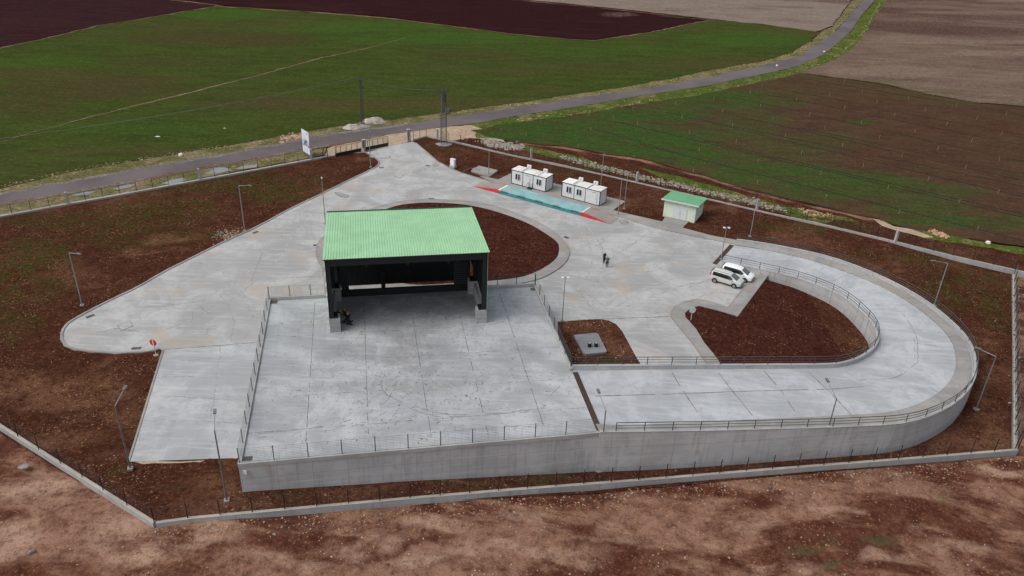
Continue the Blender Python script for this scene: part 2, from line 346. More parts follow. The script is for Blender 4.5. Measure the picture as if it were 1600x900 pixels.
M_['ramp'] = concrete('ramp_concrete', (.405, .422, .445), (.30, .315, .335), None, streak=AX, spots=.15)
M_['strip'] = concrete('side_strip_concrete', (.39, .402, .418), (.29, .30, .312), None, streak=AX, slabs=4, spots=.1)
M_['walk'] = concrete('sidewalk_concrete', (.29, .283, .275), (.21, .205, .2), (.26, .23, .2), streak=AX, spots=.8)
M_['kerb'] = concrete('kerb_concrete', (.29, .27, .255), (.22, .2, .19), None, spots=.2)
M_['pad'] = concrete('pad_concrete', (.27, .265, .255), (.21, .21, .2), (.3, .25, .21), spots=.5)
M_['mortar'] = concrete('dark_screed', (.22, .225, .24), (.17, .175, .185), None, spots=.3)
def wallmat(name, base, seam=True, rz=AX):
    m = NT(name, .85, .25)
    c = m.mix(m.ramp(m.noise(.25, 6, .65), .35, .65), tuple(x*.8 for x in base), base)
    vert = m.noise(1, 5, .7, vec=m.mapp(-rz, (1.6, 1.6, .15)))
    c = m.mix(m.ramp(vert, .48, .68, 0, .65), c, tuple(x*.58 for x in base))
    c = m.mix(m.ramp(m.noise(1, 6, .75, vec=m.mapp(-rz, (.5, .5, 1.2), loc=(7, 1, 4))), .54, .68, 0, .5), c, tuple(x*.6 for x in base))
    hor = m.noise(1, 5, .7, vec=m.mapp(-rz, (.08, .08, 2.6)))
    c = m.mix(m.ramp(hor, .48, .7, 0, .45), c, tuple(min(1, x*1.18) for x in base))
    c = m.mix(m.ramp(m.noise(.5, 5, .6, vec=m.mapp(0, loc=(4, 8, 2))), .56, .72, 0, .35), c, (.33, .26, .2))
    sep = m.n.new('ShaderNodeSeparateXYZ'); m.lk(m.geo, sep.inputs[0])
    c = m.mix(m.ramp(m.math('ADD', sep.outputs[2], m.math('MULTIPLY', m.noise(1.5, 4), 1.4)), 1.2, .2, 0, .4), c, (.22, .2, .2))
    if seam:
        b = m.n.new('ShaderNodeTexBrick'); rot = m.n.new('ShaderNodeMapping'); m.lk(m.mapp(-rz), rot.inputs[0]); rot.inputs['Rotation'].default_value = (R(-90), 0, 0)
        m.lk(rot.outputs[0], b.inputs[0]); b.offset = 0; b.inputs['Scale'].default_value = 1; b.inputs['Brick Width'].default_value = 3; b.inputs['Row Height'].default_value = 2.45
        b.inputs['Mortar Size'].default_value = .022; b.inputs['Mortar Smooth'].default_value = .6
        b.inputs[1].default_value = (.96, .96, .96, 1); b.inputs[2].default_value = (1.04, 1.04, 1.04, 1); b.inputs[3].default_value = (.48, .48, .5, 1)
        c = m.mix(.8, c, b.outputs[0], 'MULTIPLY')
    m.bump(m.noise(4, 4), .2, .02)
    return m.col(c)
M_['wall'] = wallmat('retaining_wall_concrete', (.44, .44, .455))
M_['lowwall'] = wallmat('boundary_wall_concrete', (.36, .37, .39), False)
M_['cap'] = concrete('wall_cap_concrete', (.39, .39, .39), (.31, .31, .31), None, spots=.2)
M_['cap2'] = concrete('boundary_wall_top', (.36, .335, .30), (.27, .245, .22), None, spots=.4)
M_['black'] = flat('black_paint', (.012, .013, .014), .5)
M_['steel'] = flat('dark_steel', (.007, .009, .011), .5)
M_['darkgreen'] = flat('dark_green_steel', (.012, .045, .032), .45)
M_['rail'] = flat('railing_paint', (.045, .052, .055), .5)
M_['wire'] = flat('fence_wire', (.10, .12, .13), .6)
M_['galv'] = flat('galvanised_pole', (.25, .26, .28), .5, .3)
M_['galvd'] = flat('weathered_pole', (.15, .155, .165), .5, .3)
M_['lattice'] = flat('lattice_steel', (.07, .08, .085), .5, .2)
M_['white'] = flat('white_panel', (.60, .62, .64), .45, vary=.05)
M_['whiteroof'] = concrete('white_sheet_roof', (.72, .71, .69), (.58, .56, .54), (.45, .36, .3), (.6, .78), spots=.2)
M_['frame'] = flat('charcoal_frame', (.03, .035, .038), .5)
M_['glass'] = flat('dark_window_glass', (.02, .024, .04), .08, spec=.6)
M_['carglass'] = flat('car_glass', (.012, .014, .015), .06, spec=.7)
M_['shield'] = flat('windscreen_glass', (.07, .10, .10), .07, spec=.7)
M_['paintw'] = flat('white_car_paint', (.72, .74, .77), .22, spec=.6, vary=.03)
M_['paints'] = flat('silver_car_paint', (.52, .52, .50), .25, .1, spec=.6, vary=.04)
M_['tyre'] = flat('tyre_rubber', (.018, .018, .018), .8)
M_['rim'] = flat('wheel_rim', (.3, .3, .31), .35, .6)
M_['lamp'] = flat('headlight_lens', (.6, .63, .66), .1, spec=.8)
M_['tail'] = flat('tail_light_lens', (.4, .02, .02), .2)
M_['red'] = flat('red_paint', (.52, .035, .04), .5, vary=.18, vs=1.5)
M_['redpale'] = flat('worn_red_paint', (.40, .07, .065), .7, vary=.4, vs=2)
M_['pole'] = flat('sign_post_metal', (.5, .5, .5), .5)
M_['rust'] = flat('rusty_grating', (.052, .028, .02), .8, vary=.3, vs=6)
M_['grate'] = flat('dark_grating', (.05, .04, .04), .8, vary=.3, vs=6)
M_['joint'] = flat('dark_joint', (.11, .11, .115), .9, vary=.4, vs=1.2)
M_['crack'] = flat('hairline_crack', (.20, .2, .2), .9, vary=.4, vs=1.2)
M_['patch'] = flat('patched_concrete', (.24, .225, .22), .9, vary=.25, vs=2)
M_['gravel'] = soil('gravel_heap', (.3, .27, .25), (.42, .38, .35), (.5, .45, .42), (.45, .6), .6, specd=5)
def ribbed(name, c, dirt=.2):
    m = NT(name, .5, .35); n = m.noise(.4, 6, .6)
    cc = m.mix(m.ramp(n, .3, .7), tuple(x*(1-dirt*.5) for x in c), c)
    st = m.noise(1, 5, .7, vec=m.mapp(-AX, (2.5, .12, 1))); cc = m.mix(m.ramp(st, .5, .75, 0, dirt), cc, tuple(x*.75 for x in c))
    return m.col(cc)
M_['greenroof'] = ribbed('mint_green_sheet', (.29, .52, .305), .3)
M_['hutroof'] = ribbed('mint_green_tiles', (.16, .42, .23), .3)
M_['hutwall'] = flat('pale_green_render', (.58, .66, .55), .85, vary=.06, vs=1)
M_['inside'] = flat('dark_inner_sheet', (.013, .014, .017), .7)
def cyan():
    m = NT('cyan_deck_paint', .6, .3)
    c = m.mix(m.ramp(m.noise(.5, 6, .65), .35, .65), (.10, .33, .37), (.19, .44, .47))
    c = m.mix(m.ramp(m.noise(1, 6, .75, vec=m.mapp(R(35), (.25, 1.3, 1))), .42, .6, 0, .85), c, (.33, .31, .29)); return m.col(c)
M_['cyan'] = cyan()
M_['teal'] = flat('teal_beam_paint', (.04, .22, .24), .5, vary=.2)
M_['bill'] = flat('billboard_white', (.62, .66, .78), .5, vary=.04)

# ------------------------------------------------------------------ SETTING: ground
def ground():
    xs = []; x = -90
    def axis(a, b, st, lo, hi):
        L = []; v = a
        while v < b: L.append(v); v += st
        o = [b + 20*1.6**i for i in range(0, 12) if b+20*1.6**i < hi] + [hi]; p = [a - 20*1.6**i for i in range(0, 12) if a-20*1.6**i > lo][::-1]
        return [lo]+p+L+[b]+o
    X = axis(-70, 90, 1.0, -3000, 3000); Y = axis(25, 190, 1.0, -600, 5000)
    vs = []; 
    for y in Y:
        for x in X:
            z = T(x, y)
            if -75 < x < 95 and 20 < y < 195:
                z += (mnoise.noise(Vector((x*.3, y*.3, 0)))*.10 - .10)
            else: z -= .3
            vs.append((x, y, z))
    n = len(X); me = bpy.data.meshes.new('ground')
    fs = [(j*n+i, j*n+i+1, (j+1)*n+i+1, (j+1)*n+i) for j in range(len(Y)-1) for i in range(n-1)]
    me.from_pydata(vs, [], fs); me.polygons.foreach_set('use_smooth', [True]*len(fs))
    obj('ground', me, M_['ground'], None, 'structure')
ground()
# soil inside the perimeter: a draped grid clipped to the wall line
W_L = pl([(-160, 573), (241, 819)], .6)           # left boundary wall
W_B = [G(241, 819, .6), G(1591, 709, -.4)]        # lower boundary wall
W_R = [G(1591, 709, -.4), G(1585, 424, 0)]        # right boundary wall
W_T = pl([(1585, 424), (1200, 334.5), (950, 276), (798, 244), (720, 226), (666, 214.5)])
W_TX = pl([(1585, 424), (1700, 452)])
W_G = pl([(666, 214.5), (643, 221)])
W_RD = pl([(-140, 370), (0, 341), (100, 322), (200, 303), (300, 285), (400, 267), (507, 247), (524, 244)])
site = [W_L[0], W_B[0], W_B[1], W_R[1]] + W_T[1:] + [W_G[1]] + [G(608, 229)] + W_RD[::-1][1:]
def clipgrid(name, poly, step, mat, zf, kind='structure', cell=False):
    bm = bmesh.new(); P = [Vector((p.x, p.y, 0)) for p in map(Vector, poly)]
    bm.faces.new([bm.verts.new(p) for p in P])
    x0 = min(p.x for p in P); x1 = max(p.x for p in P); y0 = min(p.y for p in P); y1 = max(p.y for p in P)
    for a, b, ax in ((x0, x1, Vector((1, 0, 0))), (y0, y1, Vector((0, 1, 0)))):
        k = math.ceil(a/step)*step+.0013
        while k < b:
            bmesh.ops.bisect_plane(bm, geom=bm.verts[:]+bm.edges[:]+bm.faces[:], dist=1e-5, plane_co=ax*k, plane_no=ax); k += step
    bmesh.ops.triangulate(bm, faces=[f for f in bm.faces if len(f.verts) > 4])
    for v in bm.verts: v.co.z = zf(v.co.x, v.co.y)
    for f in bm.faces:
        f.normal_update()
        if f.normal.z < 0: f.normal_flip()
        f.smooth = True
    me = bpy.data.meshes.new(name); bm.to_mesh(me); bm.free()
    return obj(name, me, mat, None, kind)
clipgrid('site_soil', site, 2.0, M_['soil'], lambda x, y: T(x, y)+.02+mnoise.noise(Vector((x*.3, y*.3, 0)))*.04)

def field(name, px, mat, z, rg=.6, step=3):
    P = rough([G(a, b) for a, b in px], step, rg); m = MB(); m.sheet(P, z); return m.build(name, mat, None, 'structure', fix=False)
FAR = -130
roadL = [(-200, 330), (0, 304), (87, 287), (200, 266), (300, 249), (400, 231), (437, 224), (500, 212), (575, 200), (650, 192.5), (700, 184), (800, 170), (900, 154), (1000, 140), (1100, 122.5), (1200, 101), (1250, 87.5), (1287, 62.5), (1307, 47.5), (1325, 27.5), (1350, 0), (1380, -35), (1420, -80), (1470, -130)]
roadR = [(-200, 352), (0, 322.5), (100, 305), (200, 287.5), (300, 267.5), (400, 251), (460, 238), (525, 228), (565, 218), (610, 210), (635, 207), (690, 199), (750, 192), (800, 182.5), (900, 167.5), (1000, 150), (1100, 135), (1200, 114.5), (1250, 102.5), (1287, 85), (1312, 65), (1330, 47.5), (1345, 25), (1365, 2.5), (1392, -33), (1430, -80), (1478, -130)]
greenL = [(-200, 335), (0, 296), (125, 265), (200, 254), (275, 241), (400, 221), (470, 207), (550, 195), (575, 186), (612, 187.5), (725, 172), (800, 162), (900, 147), (1000, 132), (1100, 112), (1200, 94), (1237, 82), (1265, 65), (1282, 50)]
field('green_field', greenL + [(1200, 40), (1110, 31), (1020, 51), (930, 64), (900, 63), (800, 54), (700, 41), (600, 28.5), (500, 21), (375, 13), (340, 10), (235, 28), (150, 42), (75, 60), (0, 76), (-250, 135)], M_['green1'], .05)
field('ploughed_field', [(-300, 145), (0, 74.5), (75, 58.5), (150, 40.5), (235, 26.5), (338, 8.5), (250, -2), (140, -15), (0, -33), (-300, -60)], M_['plough1'], .06)
field('ploughed_field', [(342, 7.5), (375, 11), (500, 18.5), (600, 26), (700, 39), (800, 52), (900, 61.5), (930, 62.5), (1018, 49.5), (1108, 30.5), (1060, 26), (900, 9), (800, 0), (600, -24), (200, -60), (-300, -110), (-300, -64), (0, -37), (140, -18), (250, -4)], M_['plough2'], .055)
field('stubble_field', [(1112, 30), (1200, 39), (1275, 49), (1300, 40), (1322, 12), (1334, -4), (1362, -38), (1400, -80), (1440, -130), (-600, -170), (-300, -113), (200, -63), (600, -27), (800, -2), (900, 7), (1060, 24)], M_['stub1'], .052)
field('brown_field', [(1250, 114), (1300, 96), (1330, 78), (1355, 50), (1362, 35), (1375, 15), (1385, 2), (1410, -30), (1450, -80), (1500, -140), (2400, -100), (2500, 260), (1900, 205), (1600, 166), (1525, 160), (1450, 147), (1375, 130)], M_['stub2'], .05)
field('irrigated_field', [(735, 204), (800, 193), (900, 180), (1000, 162), (1100, 147), (1200, 126), (1250, 115), (1375, 131), (1450, 148), (1525, 161), (1600, 167), (1900, 206), (2500, 262), (2500, 500), (1900, 440), (1600, 385), (1500, 372), (1400, 352), (1300, 326), (1200, 305), (1100, 275), (1000, 248), (900, 232), (820, 224), (760, 213)], M_['green2'], .05)
v1 = MB(); v1.sheet(rough(pl(greenL[:-1]+[(1268, 66)]+[(1282, 50), (1300, 42), (1330, 4), (1352, -28), (1348, 2), (1323, 29), (1305, 49), (1284, 65), (1248, 90)]+roadL[:15][::-1]), 2, .35), .03); v1.build('roadside_verge', M_['verge'], None, 'structure', fix=False)
v2 = MB(); v2.sheet(rough(pl(roadR[10:23]+[(1362, 8), (1382, -20), (1392, -18), (1388, 5), (1380, 18), (1368, 38), (1358, 55), (1338, 80), (1300, 100), (1245, 120), (1200, 131), (1100, 152), (1000, 168), (900, 185), (800, 199), (740, 210), (690, 207), (650, 212)]), 2, .35), .032); v2.build('roadside_verge', M_['verge_green'], None, 'structure', fix=False)
v3 = MB(); v3.sheet(rough(pl([(-200, 350), (0, 321), (100, 304), (200, 286), (300, 267), (400, 250), (460, 238), (510, 231), (505, 243), (400, 262), (300, 281), (200, 300), (100, 320), (0, 338), (-200, 372)]), 2, .3), .03); v3.build('roadside_verge', M_['verge'], None, 'structure', fix=False)
v4 = MB(); v4.sheet(rough(pl([(508, 243), (512, 232), (560, 219), (610, 209), (640, 206), (700, 198), (735, 196), (775, 208), (790, 222), (730, 215), (705, 221), (668, 212), (640, 221), (608, 229), (570, 238)]), 1.5, .3), .036); v4.build('entrance_sand', M_['sand'], None, 'structure', fix=False)
v5 = MB(); v5.sheet(rough(pl([(672, 214), (700, 200), (740, 204), (760, 214), (820, 226), (900, 236), (1000, 252), (1100, 279), (1200, 309), (1300, 331), (1400, 357), (1500, 377), (1620, 397), (1620, 430), (1590, 424), (1490, 399), (1375, 371), (1275, 348), (1200, 331), (1112, 312), (950, 273), (872, 256), (798, 241), (720, 222)]), 1.5, .3), .034)
v5.build('fence_side_earth', M_['soil'], None, 'structure', fix=False)
v7 = MB()
for P in ([(745, 208), (775, 216), (740, 216)], [(815, 226), (870, 238), (905, 246), (960, 262), (930, 262), (870, 248), (825, 236)], [(1000, 262), (1100, 286), (1220, 322), (1320, 340), (1340, 348), (1250, 336), (1150, 312), (1050, 284)], [(1400, 350), (1500, 372), (1640, 396), (1640, 404), (1520, 384), (1440, 372)], [(1215, 330), (1260, 339), (1300, 345), (1290, 352), (1240, 341)]):
    v7.sheet(rough(pl(P), 1.2, .4), .044)
v7.build('bright_grass_patches', M_['verge_green'], None, 'structure', fix=False)
v8 = MB(); v8.sheet(rough(pl([(1358, 342), (1395, 350), (1430, 360), (1460, 372), (1440, 371), (1400, 360), (1372, 352)]), 1.2, .4), .05); v8.build('sandy_patch', M_['sand'], None, 'structure', fix=False)
# bare dirt bands beside the lower boundary wall, pale dirt on field edges
def track(name, px, wd, mat, z, amp=.25, taper=False):
    P = rough(pl(px), 1.2, amp, False); m = MB(); n = len(P)
    L = []; Rr = []
    for i, p in enumerate(P):
        a = P[max(0, i-1)]; b = P[min(n-1, i+1)]; d = (b-a); d.normalize(); q = Vector((-d.y, d.x, 0)); k = wd*(.7+.6*abs(mnoise.noise(p*.4)))
        if taper: k *= min(1, 4*i/n+.1, 4*(n-1-i)/n+.1)
        L.append(p+q*k/2); Rr.append(p-q*k/2)
    m.sheet(L+Rr[::-1], z); return m.build(name, mat, None, 'structure', fix=False)
M_['track'] = soil('dry_track_earth', (.12, .078, .05), (.18, .12, .08), (.26, .2, .14), (.45, .6), .6, specd=1.2)
track('field_track', [(-40, 232), (0, 222), (45, 209), (92, 196), (130, 186), (180, 173), (230, 161), (277, 150), (325, 138), (400, 119), (450, 105), (500, 91), (560, 79), (610, 66), (648, 54)], .8, M_['track'], .07, .3, True)
track('field_edge', [(-60, 90), (0, 75.5), (75, 59.5), (150, 41), (235, 27.5), (300, 16), (339, 9.5), (375, 11.8), (500, 19.5), (600, 27.5), (700, 40), (800, 53), (900, 62.5), (930, 63.3), (1018, 50.5), (1080, 37), (1120, 30)], .9, M_['track'], .075, .3)
track('field_edge', [(250, -2), (300, 3.5), (340, 8.5)], 1.5, M_['track'], .076, .3)
track('field_edge', [(1030, 25), (1110, 31), (1200, 39.5), (1275, 49.5)], .6, M_['verge'], .073, .3)
rd = MB(); rd.sheet(rough(pl(roadL), 2.5, .12, False) + rough(pl(roadR), 2.5, .12, False)[::-1], .08); rd.build('road', M_['asphalt'], None, 'structure', fix=False)
M_['dust'] = soil('roadside_dust', (.15, .13, .125), (.2, .175, .16), (.26, .23, .2), (.45, .6), .3, specd=3)
track('road_dust', [(-60, 311), (0, 305), (87, 288.5), (150, 277), (200, 267.5), (300, 251), (400, 233), (450, 223), (500, 214), (575, 202), (650, 194)], 1.3, M_['dust'], .09, .5)
track('road_dust', [(0, 320), (100, 302.5), (200, 285), (300, 265.5), (400, 249), (460, 236), (525, 226), (600, 212)], .8, M_['bareverge'], .091, .4)

# ------------------------------------------------------------------ yard
NW = [(256, 547.5), (250, 546.5), (240, 549.5), (220, 552), (180, 553.5), (140, 551), (115, 547.5), (100, 541), (94, 531), (95, 518), (104, 506), (117.5, 497.5), (140, 485), (175, 467.5), (215, 449), (250, 427.5), (300, 402.5), (350, 377.5), (400, 355.5), (450, 327.5), (500, 304), (550, 279), (575, 267.5), (589, 260), (592, 254), (586, 247), (570, 239)]
NE = [(643, 222), (650, 225), (665, 237.5), (682, 252.5), (700, 262.5), (720, 271), (750, 280), (776, 288), (870, 314), (965, 339), (1025, 357.5), (1095, 372.5), (1149, 382.5)]
wk2_out = [(1180, 430), (1137.5, 483), (1105, 472.5), (1090, 470), (1070, 474), (1055, 481), (1049.5, 490), (1050, 496), (1065, 515), (1082.5, 536), (1108, 572)]
wk2_in = [(1201, 430.5), (1152.5, 496), (1125, 487.5), (1092.5, 479.5), (1077.5, 484), (1070, 491), (1071, 497.5), (1087.5, 516), (1100, 537), (1115, 555), (1128, 573)]
tank = [(871.5, 503), (903, 500.7), (936, 499), (951, 501), (963, 507), (972, 517.5), (981, 534), (991.5, 553.5), (1000.5, 568.5), (1001, 577), (905, 580), (890, 555)]
yard_pts = pl([(203, 722)]+NW) + pl([(608, 228.5)]) + pl(NE) + pl([(1168, 392), (1200, 400), (1185, 440), (1175, 443)]) + pl(wk2_out[:-1]+[(1108, 576)]) + pl([(1001, 580)]+tank[:9][::-1]) + [UV(24, -8, 0), UV(20, 0, 0), UV(-6, -8, 0), UV(-6.6, -15.0, 0), G(370, 716)]
ym = MB(); ym.prism([(p.x, p.y) for p in yard_pts], -.25, .05); ym.build('yard_pavement', M_['yard'], None, 'structure')
ym = MB(); ym.prism([(p.x, p.y) for p in pl([(257, 546.5), (398, 535.5)]) + [UV(-6.9, 5, 0), UV(-6.9, -14.9, 0)] + pl([(371, 716.3), (204, 721.7)])], -.2, .06); ym.build('side_pavement', M_['strip'], None, 'structure')
def kerb(name, P, wdt=.22, h=.13, mat='kerb', side=1, base=.0):
    m = MB(); m.sweep(P, [(0, -.2), (side*wdt, -.2), (side*wdt, h+base), (0, h+base)]); return m.build(name, M_[mat], None, 'structure')
kerb('kerb', smooth_line(pl(NW[1:]), 1), .28, .15, side=-1)
kerb('kerb', pl([(256.5, 547.5), (203, 722)]), .2, .12, side=-1)
kerb('kerb', pl(NE[:9]), .22, .14, side=1)
m = MB(); m.sheet(rough(pl([(208, 723), (371, 717.5), (372, 722), (345, 724), (300, 721.5), (262, 724), (222, 727)]), 1, .15), lambda x, y: max(.06, T(x, y)+.05)); m.build('bare_edge', M_['sand'], None, 'structure', fix=False)
# footpath on the north east side
fp = pl([(776, 288), (870, 314), (965, 339), (1025, 357.5), (1095, 372.5), (1149, 382.5), (1168, 385), (1155, 376.5), (1149, 376), (1110, 369), (1066, 357), (1034, 347.5), (975, 334), (957, 329.5), (776, 281), (750, 276)])
m = MB(); m.prism(fp, -.1, .17); m.build('footpath', M_['walk'], None, 'structure')
m = MB(); m.prism(pl([(1040, 339), (1076, 347), (1066, 357.5), (1034, 348)]), -.1, .166); m.build('hut_apron', M_['pad'], None, 'structure')
m = MB(); m.prism(pl([(778, 282), (799, 272), (870, 289), (977, 316), (958, 329.8)]), -.1, .2); m.build('cabin_pad', M_['pad'], None, 'structure')
# second footpath, L shaped, by the parking
m = MB(); m.prism(pl(wk2_out)+pl(wk2_in)[::-1], -.2, .18); m.build('footpath', M_['walk'], None, 'structure')
m = MB(); m.sweep(pl(wk2_out), [(0, -.1), (-.18, -.1), (-.18, .2), (0, .2)]); m.build('kerb', M_['kerb'], None, 'structure')
# roundabout
ro = pl([(506, 370), (496, 380), (492.5, 395), (496, 410), (505, 419)]) + [UV(-1, 10.2, 0), UV(4, 8.9, 0), UV(12, 8.7, 0), UV(19, 8.8, 0)] + pl([(811, 444.3), (826, 441.5), (844, 437), (865, 426.5), (881.5, 414.5), (889, 402.5), (890.5, 392), (885, 382), (872.5, 367.5), (850, 352.5), (825, 341), (800, 331), (762.5, 320), (725, 314.5), (675, 312), (625, 315), (595, 322.5), (560, 335), (530, 350)])
ri = pl([(522, 372), (510, 384), (508, 396), (512, 406), (530, 418), (565, 429), (606, 436), (626, 444), (650, 447), (680, 446), (715, 443.5), (762, 441), (802, 437), (823, 432.5), (841, 425), (859, 414.5), (871, 404), (874, 392), (872, 380), (855, 368), (830, 352.5), (800, 340), (762.5, 328), (725, 320.5), (675, 317.5), (630, 320), (605, 327.5), (570, 340), (545, 353)])
ro = smooth_line(ro, 2, True); ri = smooth_line(ri, 2, True)
m = MB(); m.prism(ro, -.1, .17); m.build('roundabout_footpath', M_['walk'], None, 'structure')
m = MB(); m.sweep(ro, [(-.02, -.1), (.2, -.1), (.2, .19), (-.02, .19)], closed=True); m.build('kerb', M_['kerb'], None, 'structure')
clipgrid('roundabout_soil', ri, 1.5, M_['island'], lambda x, y: .185+mnoise.noise(Vector((x*.5, y*.5, 4)))*.012)
clipgrid('island_soil', pl([(1196, 438), (1152.5, 497), (1125, 488), (1092.5, 480), (1078, 484.5), (1071, 491), (1072, 497.5), (1088.5, 516), (1101, 537), (1116, 555), (1129, 573), (1200, 573), (1290, 573), (1340, 562), (1372, 535), (1365, 508), (1330, 482), (1285, 460), (1240, 445)]), 1.5, M_['island'],
         lambda x, y: .16 - .76*sstep(32, 42, x)*1 + mnoise.noise(Vector((x*.4, y*.4, 9)))*.05)
# tank slab
m = MB(); m.prism(pl([(896, 526.5), (931, 523.2), (934.5, 525), (948, 552), (945, 553.8), (915, 556.5), (911.5, 555)]), 0, .3)
ts = m.build('tank_slab', M_['mortar']); tag(ts, 'dark grey concrete tank cover slab in the red soil beside the platform', 'concrete slab')
for i, (x, y, lb) in enumerate(((921, 541.5, 'left black vent pipe with grey cap on the dark grey slab'), (931.2, 541.2, 'right black vent pipe with grey cap on the dark grey slab'))):
    p = G(x, y, .3); v = thing('vent_pipe', lb, 'vent pipe', p)
    a = MB(); a.bar((0, 0, 0), (0, 0, .5), .23, 14); a.build('pipe', M_['black'], v)
    a = MB(); a.bar((0, 0, .5), (0, 0, .56), .18, 14, .1); a.build('cap', M_['galv'], v)

# ------------------------------------------------------------------ joints, cracks, marks
def dashline(m, a, b, wdt, gap=.15, z=.006, wob=.02, dens=.7):
    a = Vector(a); b = Vector(b); L = (b-a).length; d = (b-a)/L; n = Vector((-d.y, d.x, 0)); t = 0
    while t < L:
        l = random.uniform(.25, 1.1)
        if random.random() < dens:
            q = []
            k = max(2, int(l/.3)+1)
            for i in range(k+1):
                s = min(L, t+l*i/k); o = mnoise.noise(Vector((s*1.7, a.x, a.y)))*wob; ww = wdt*random.uniform(.4, 1.1)/2
                q.append((a+d*s+n*(o+ww), a+d*s+n*(o-ww)))
            m.sheet([p[0] for p in q]+[p[1] for p in q][::-1], lambda x, y: a.z+z)
        t += l+random.uniform(0, gap)
def zline(px, z): return [G(x, y, z) for x, y in px]
m = MB()
for P in ([(256, 546.5), (398, 535.5)],): dashline(m, *zline(P, .05), .12, .02, .018, .01, 1)
for P in ([(903, 500), (1048, 494.5)],): dashline(m, *zline(P, .05), .16, .02, .006, .01, 1)
m.build('pavement_joints', M_['joint'], None, 'structure', fix=False)
m = MB()
cr = [(930, 370, 1024, 412), (981, 356, 896, 373), (1025, 358, 945, 410), (1077, 380, 1020, 415), (965, 360, 1075, 384), (1090, 392, 1123, 397), (880, 345, 903, 352), (930, 385, 945, 378), (640, 307, 690, 275), (700, 282, 735, 262), (615, 327, 650, 295), (575, 283, 620, 300), (560, 290, 600, 300), (720, 300, 745, 288), (830, 341, 856, 339), (1003, 430, 1075, 385), (920, 460, 970, 500), (905, 455, 945, 510), (1010, 505, 1026, 535), (1075, 450, 1125, 430), (1020, 490, 1120, 455), (840, 470, 900, 480), (480, 310, 540, 330), (540, 330, 580, 322), (430, 345, 500, 360), (400, 363, 430, 366), (150, 520, 190, 512), (230, 480, 330, 470), (300, 515, 300, 480), (120, 505, 230, 520), (330, 560, 260, 566), (372, 585, 240, 590), (370, 625, 232, 618), (372, 660, 222, 657), (345, 540, 330, 650), (740, 330, 700, 320), (460, 420, 505, 424), (420, 395, 490, 388), (415, 435, 500, 432), (392, 440, 410, 395)]
for a, b, c, d in cr: dashline(m, G(a, b, .06), G(c, d, .06), .085, .3, .005, .25, .9)
for P in ([(575, 291), (605, 301), (640, 308), (672, 308), (705, 300), (735, 286)], [(636, 312), (670, 303), (700, 292), (722, 277)], [(548, 310), (580, 316), (596, 321)], [(700, 268), (740, 290), (765, 300)], [(620, 262), (650, 268), (690, 262)], [(330, 445), (352, 470), (366, 500), (360, 535)], [(310, 410), (345, 425), (378, 455), (398, 500)], [(300, 470), (330, 492), (322, 525)], [(960, 440), (985, 452), (1010, 448)], [(890, 430), (930, 440), (970, 436)]):
    for a, b in zip(P, P[1:]): dashline(m, G(*a, .06), G(*b, .06), .07, .3, .005, .25, .85)
m.build('hairline_cracks', M_['crack'], None, 'structure', fix=False)
# drain covers and patches on the yard: each a thing
def cover(px, py, sx, sy, rz, label, mat='grate', z=.065, name='drain_cover', cat='drain cover', grp=None):
    p = G(px, py, z); t = MB()
    t.box((0, 0, .01), (sx, sy, .02), mi=1)
    for k in range(5): t.box(((k-2)*sx*.19, 0, .024), (sx*.09, sy*.86, .016))
    o = t.build(name, [M_[mat], M_['joint']]); o.location = p; o.rotation_euler.z = rz; tag(o, label, cat, grp); return o
for a in ((141, 494, 1.0, .5, .9, 'drain grate at the rounded left tip of the yard, beside the kerb'), (213, 544.3, 1.0, .5, .2, 'drain grate near the red round sign'), (399, 363, .9, .5, 1.0, 'drain grate by the kerb where the yard widens, left of the green roof'),
          (494.5, 383, .9, .5, .3, 'drain grate against the left rim of the roundabout'), (596, 262, .9, .45, .2, 'drain grate beside the rounded soil tip near the gate'), (668.5, 259, .8, .5, -.3, 'drain grate on the right side of the entrance lane'),
          (674, 310.6, 1.0, .5, .1, 'drain grate against the upper rim of the roundabout'), (885, 371, .8, .6, -.7, 'drain grate at the right rim of the roundabout')):
    cover(*a)
for a in ((427.5, 472, .85, .75, AX, 'rusty square grate in the back left corner of the platform'), (835, 452, .9, .7, AX, 'rusty square grate in the back right corner of the platform'), (387, 717.5, .75, .75, AX, 'rusty square grate in the front left corner of the platform')):
    cover(*a, mat='rust', z=4.01)
def patchdisc(px, py, rx, ry, lab, mat='patch', n=4, name='manhole_cover', cat='manhole cover', rot=0, rim='joint'):
    p = G(px, py, .06); q = MB(); pts = [(math.cos(rot+2*math.pi*k/n)*rx, math.sin(rot+2*math.pi*k/n)*ry) for k in range(n)]
    q.prism([(x*1.08, y*1.08) for x, y in pts], -.03, .008, 1); q.prism(pts, -.03, .016)
    o = q.build(name, [M_[mat], M_[rim]]); o.location = p; tag(o, lab, cat)
patchdisc(196, 509, .9, 1.1, 'square manhole cover in the left tip of the yard', 'yard', 4)
patchdisc(624, 274, .9, 1.3, 'diamond outlined manhole cover in the middle of the entrance lane', 'yard', 4, rot=.4)
patchdisc(975, 346.5, .75, .9, 'round manhole cover beside the foot of the right red ramp', 'patch', 16)
q = MB(); q.prism(pl([(522, 301), (531, 301.5), (540, 304), (547, 307), (542, 309.3), (533, 308.5), (527, 305.5)]), .03, .066, 1); q.prism(pl([(523.5, 301.8), (531, 302.2), (539.5, 304.6), (545, 307), (541.5, 308.5), (533.5, 307.8), (528, 305.2)]), .03, .072); o = q.build('repair_patch', [M_['walk'], M_['joint']]); tag(o, 'irregular dark edged concrete patch beside the left kerb of the entrance lane', 'concrete patch')
patchdisc(593, 244.5, 2.0, .9, 'round manhole cover with a brown rim just inside the gate', 'yard', 18, rim='rust')
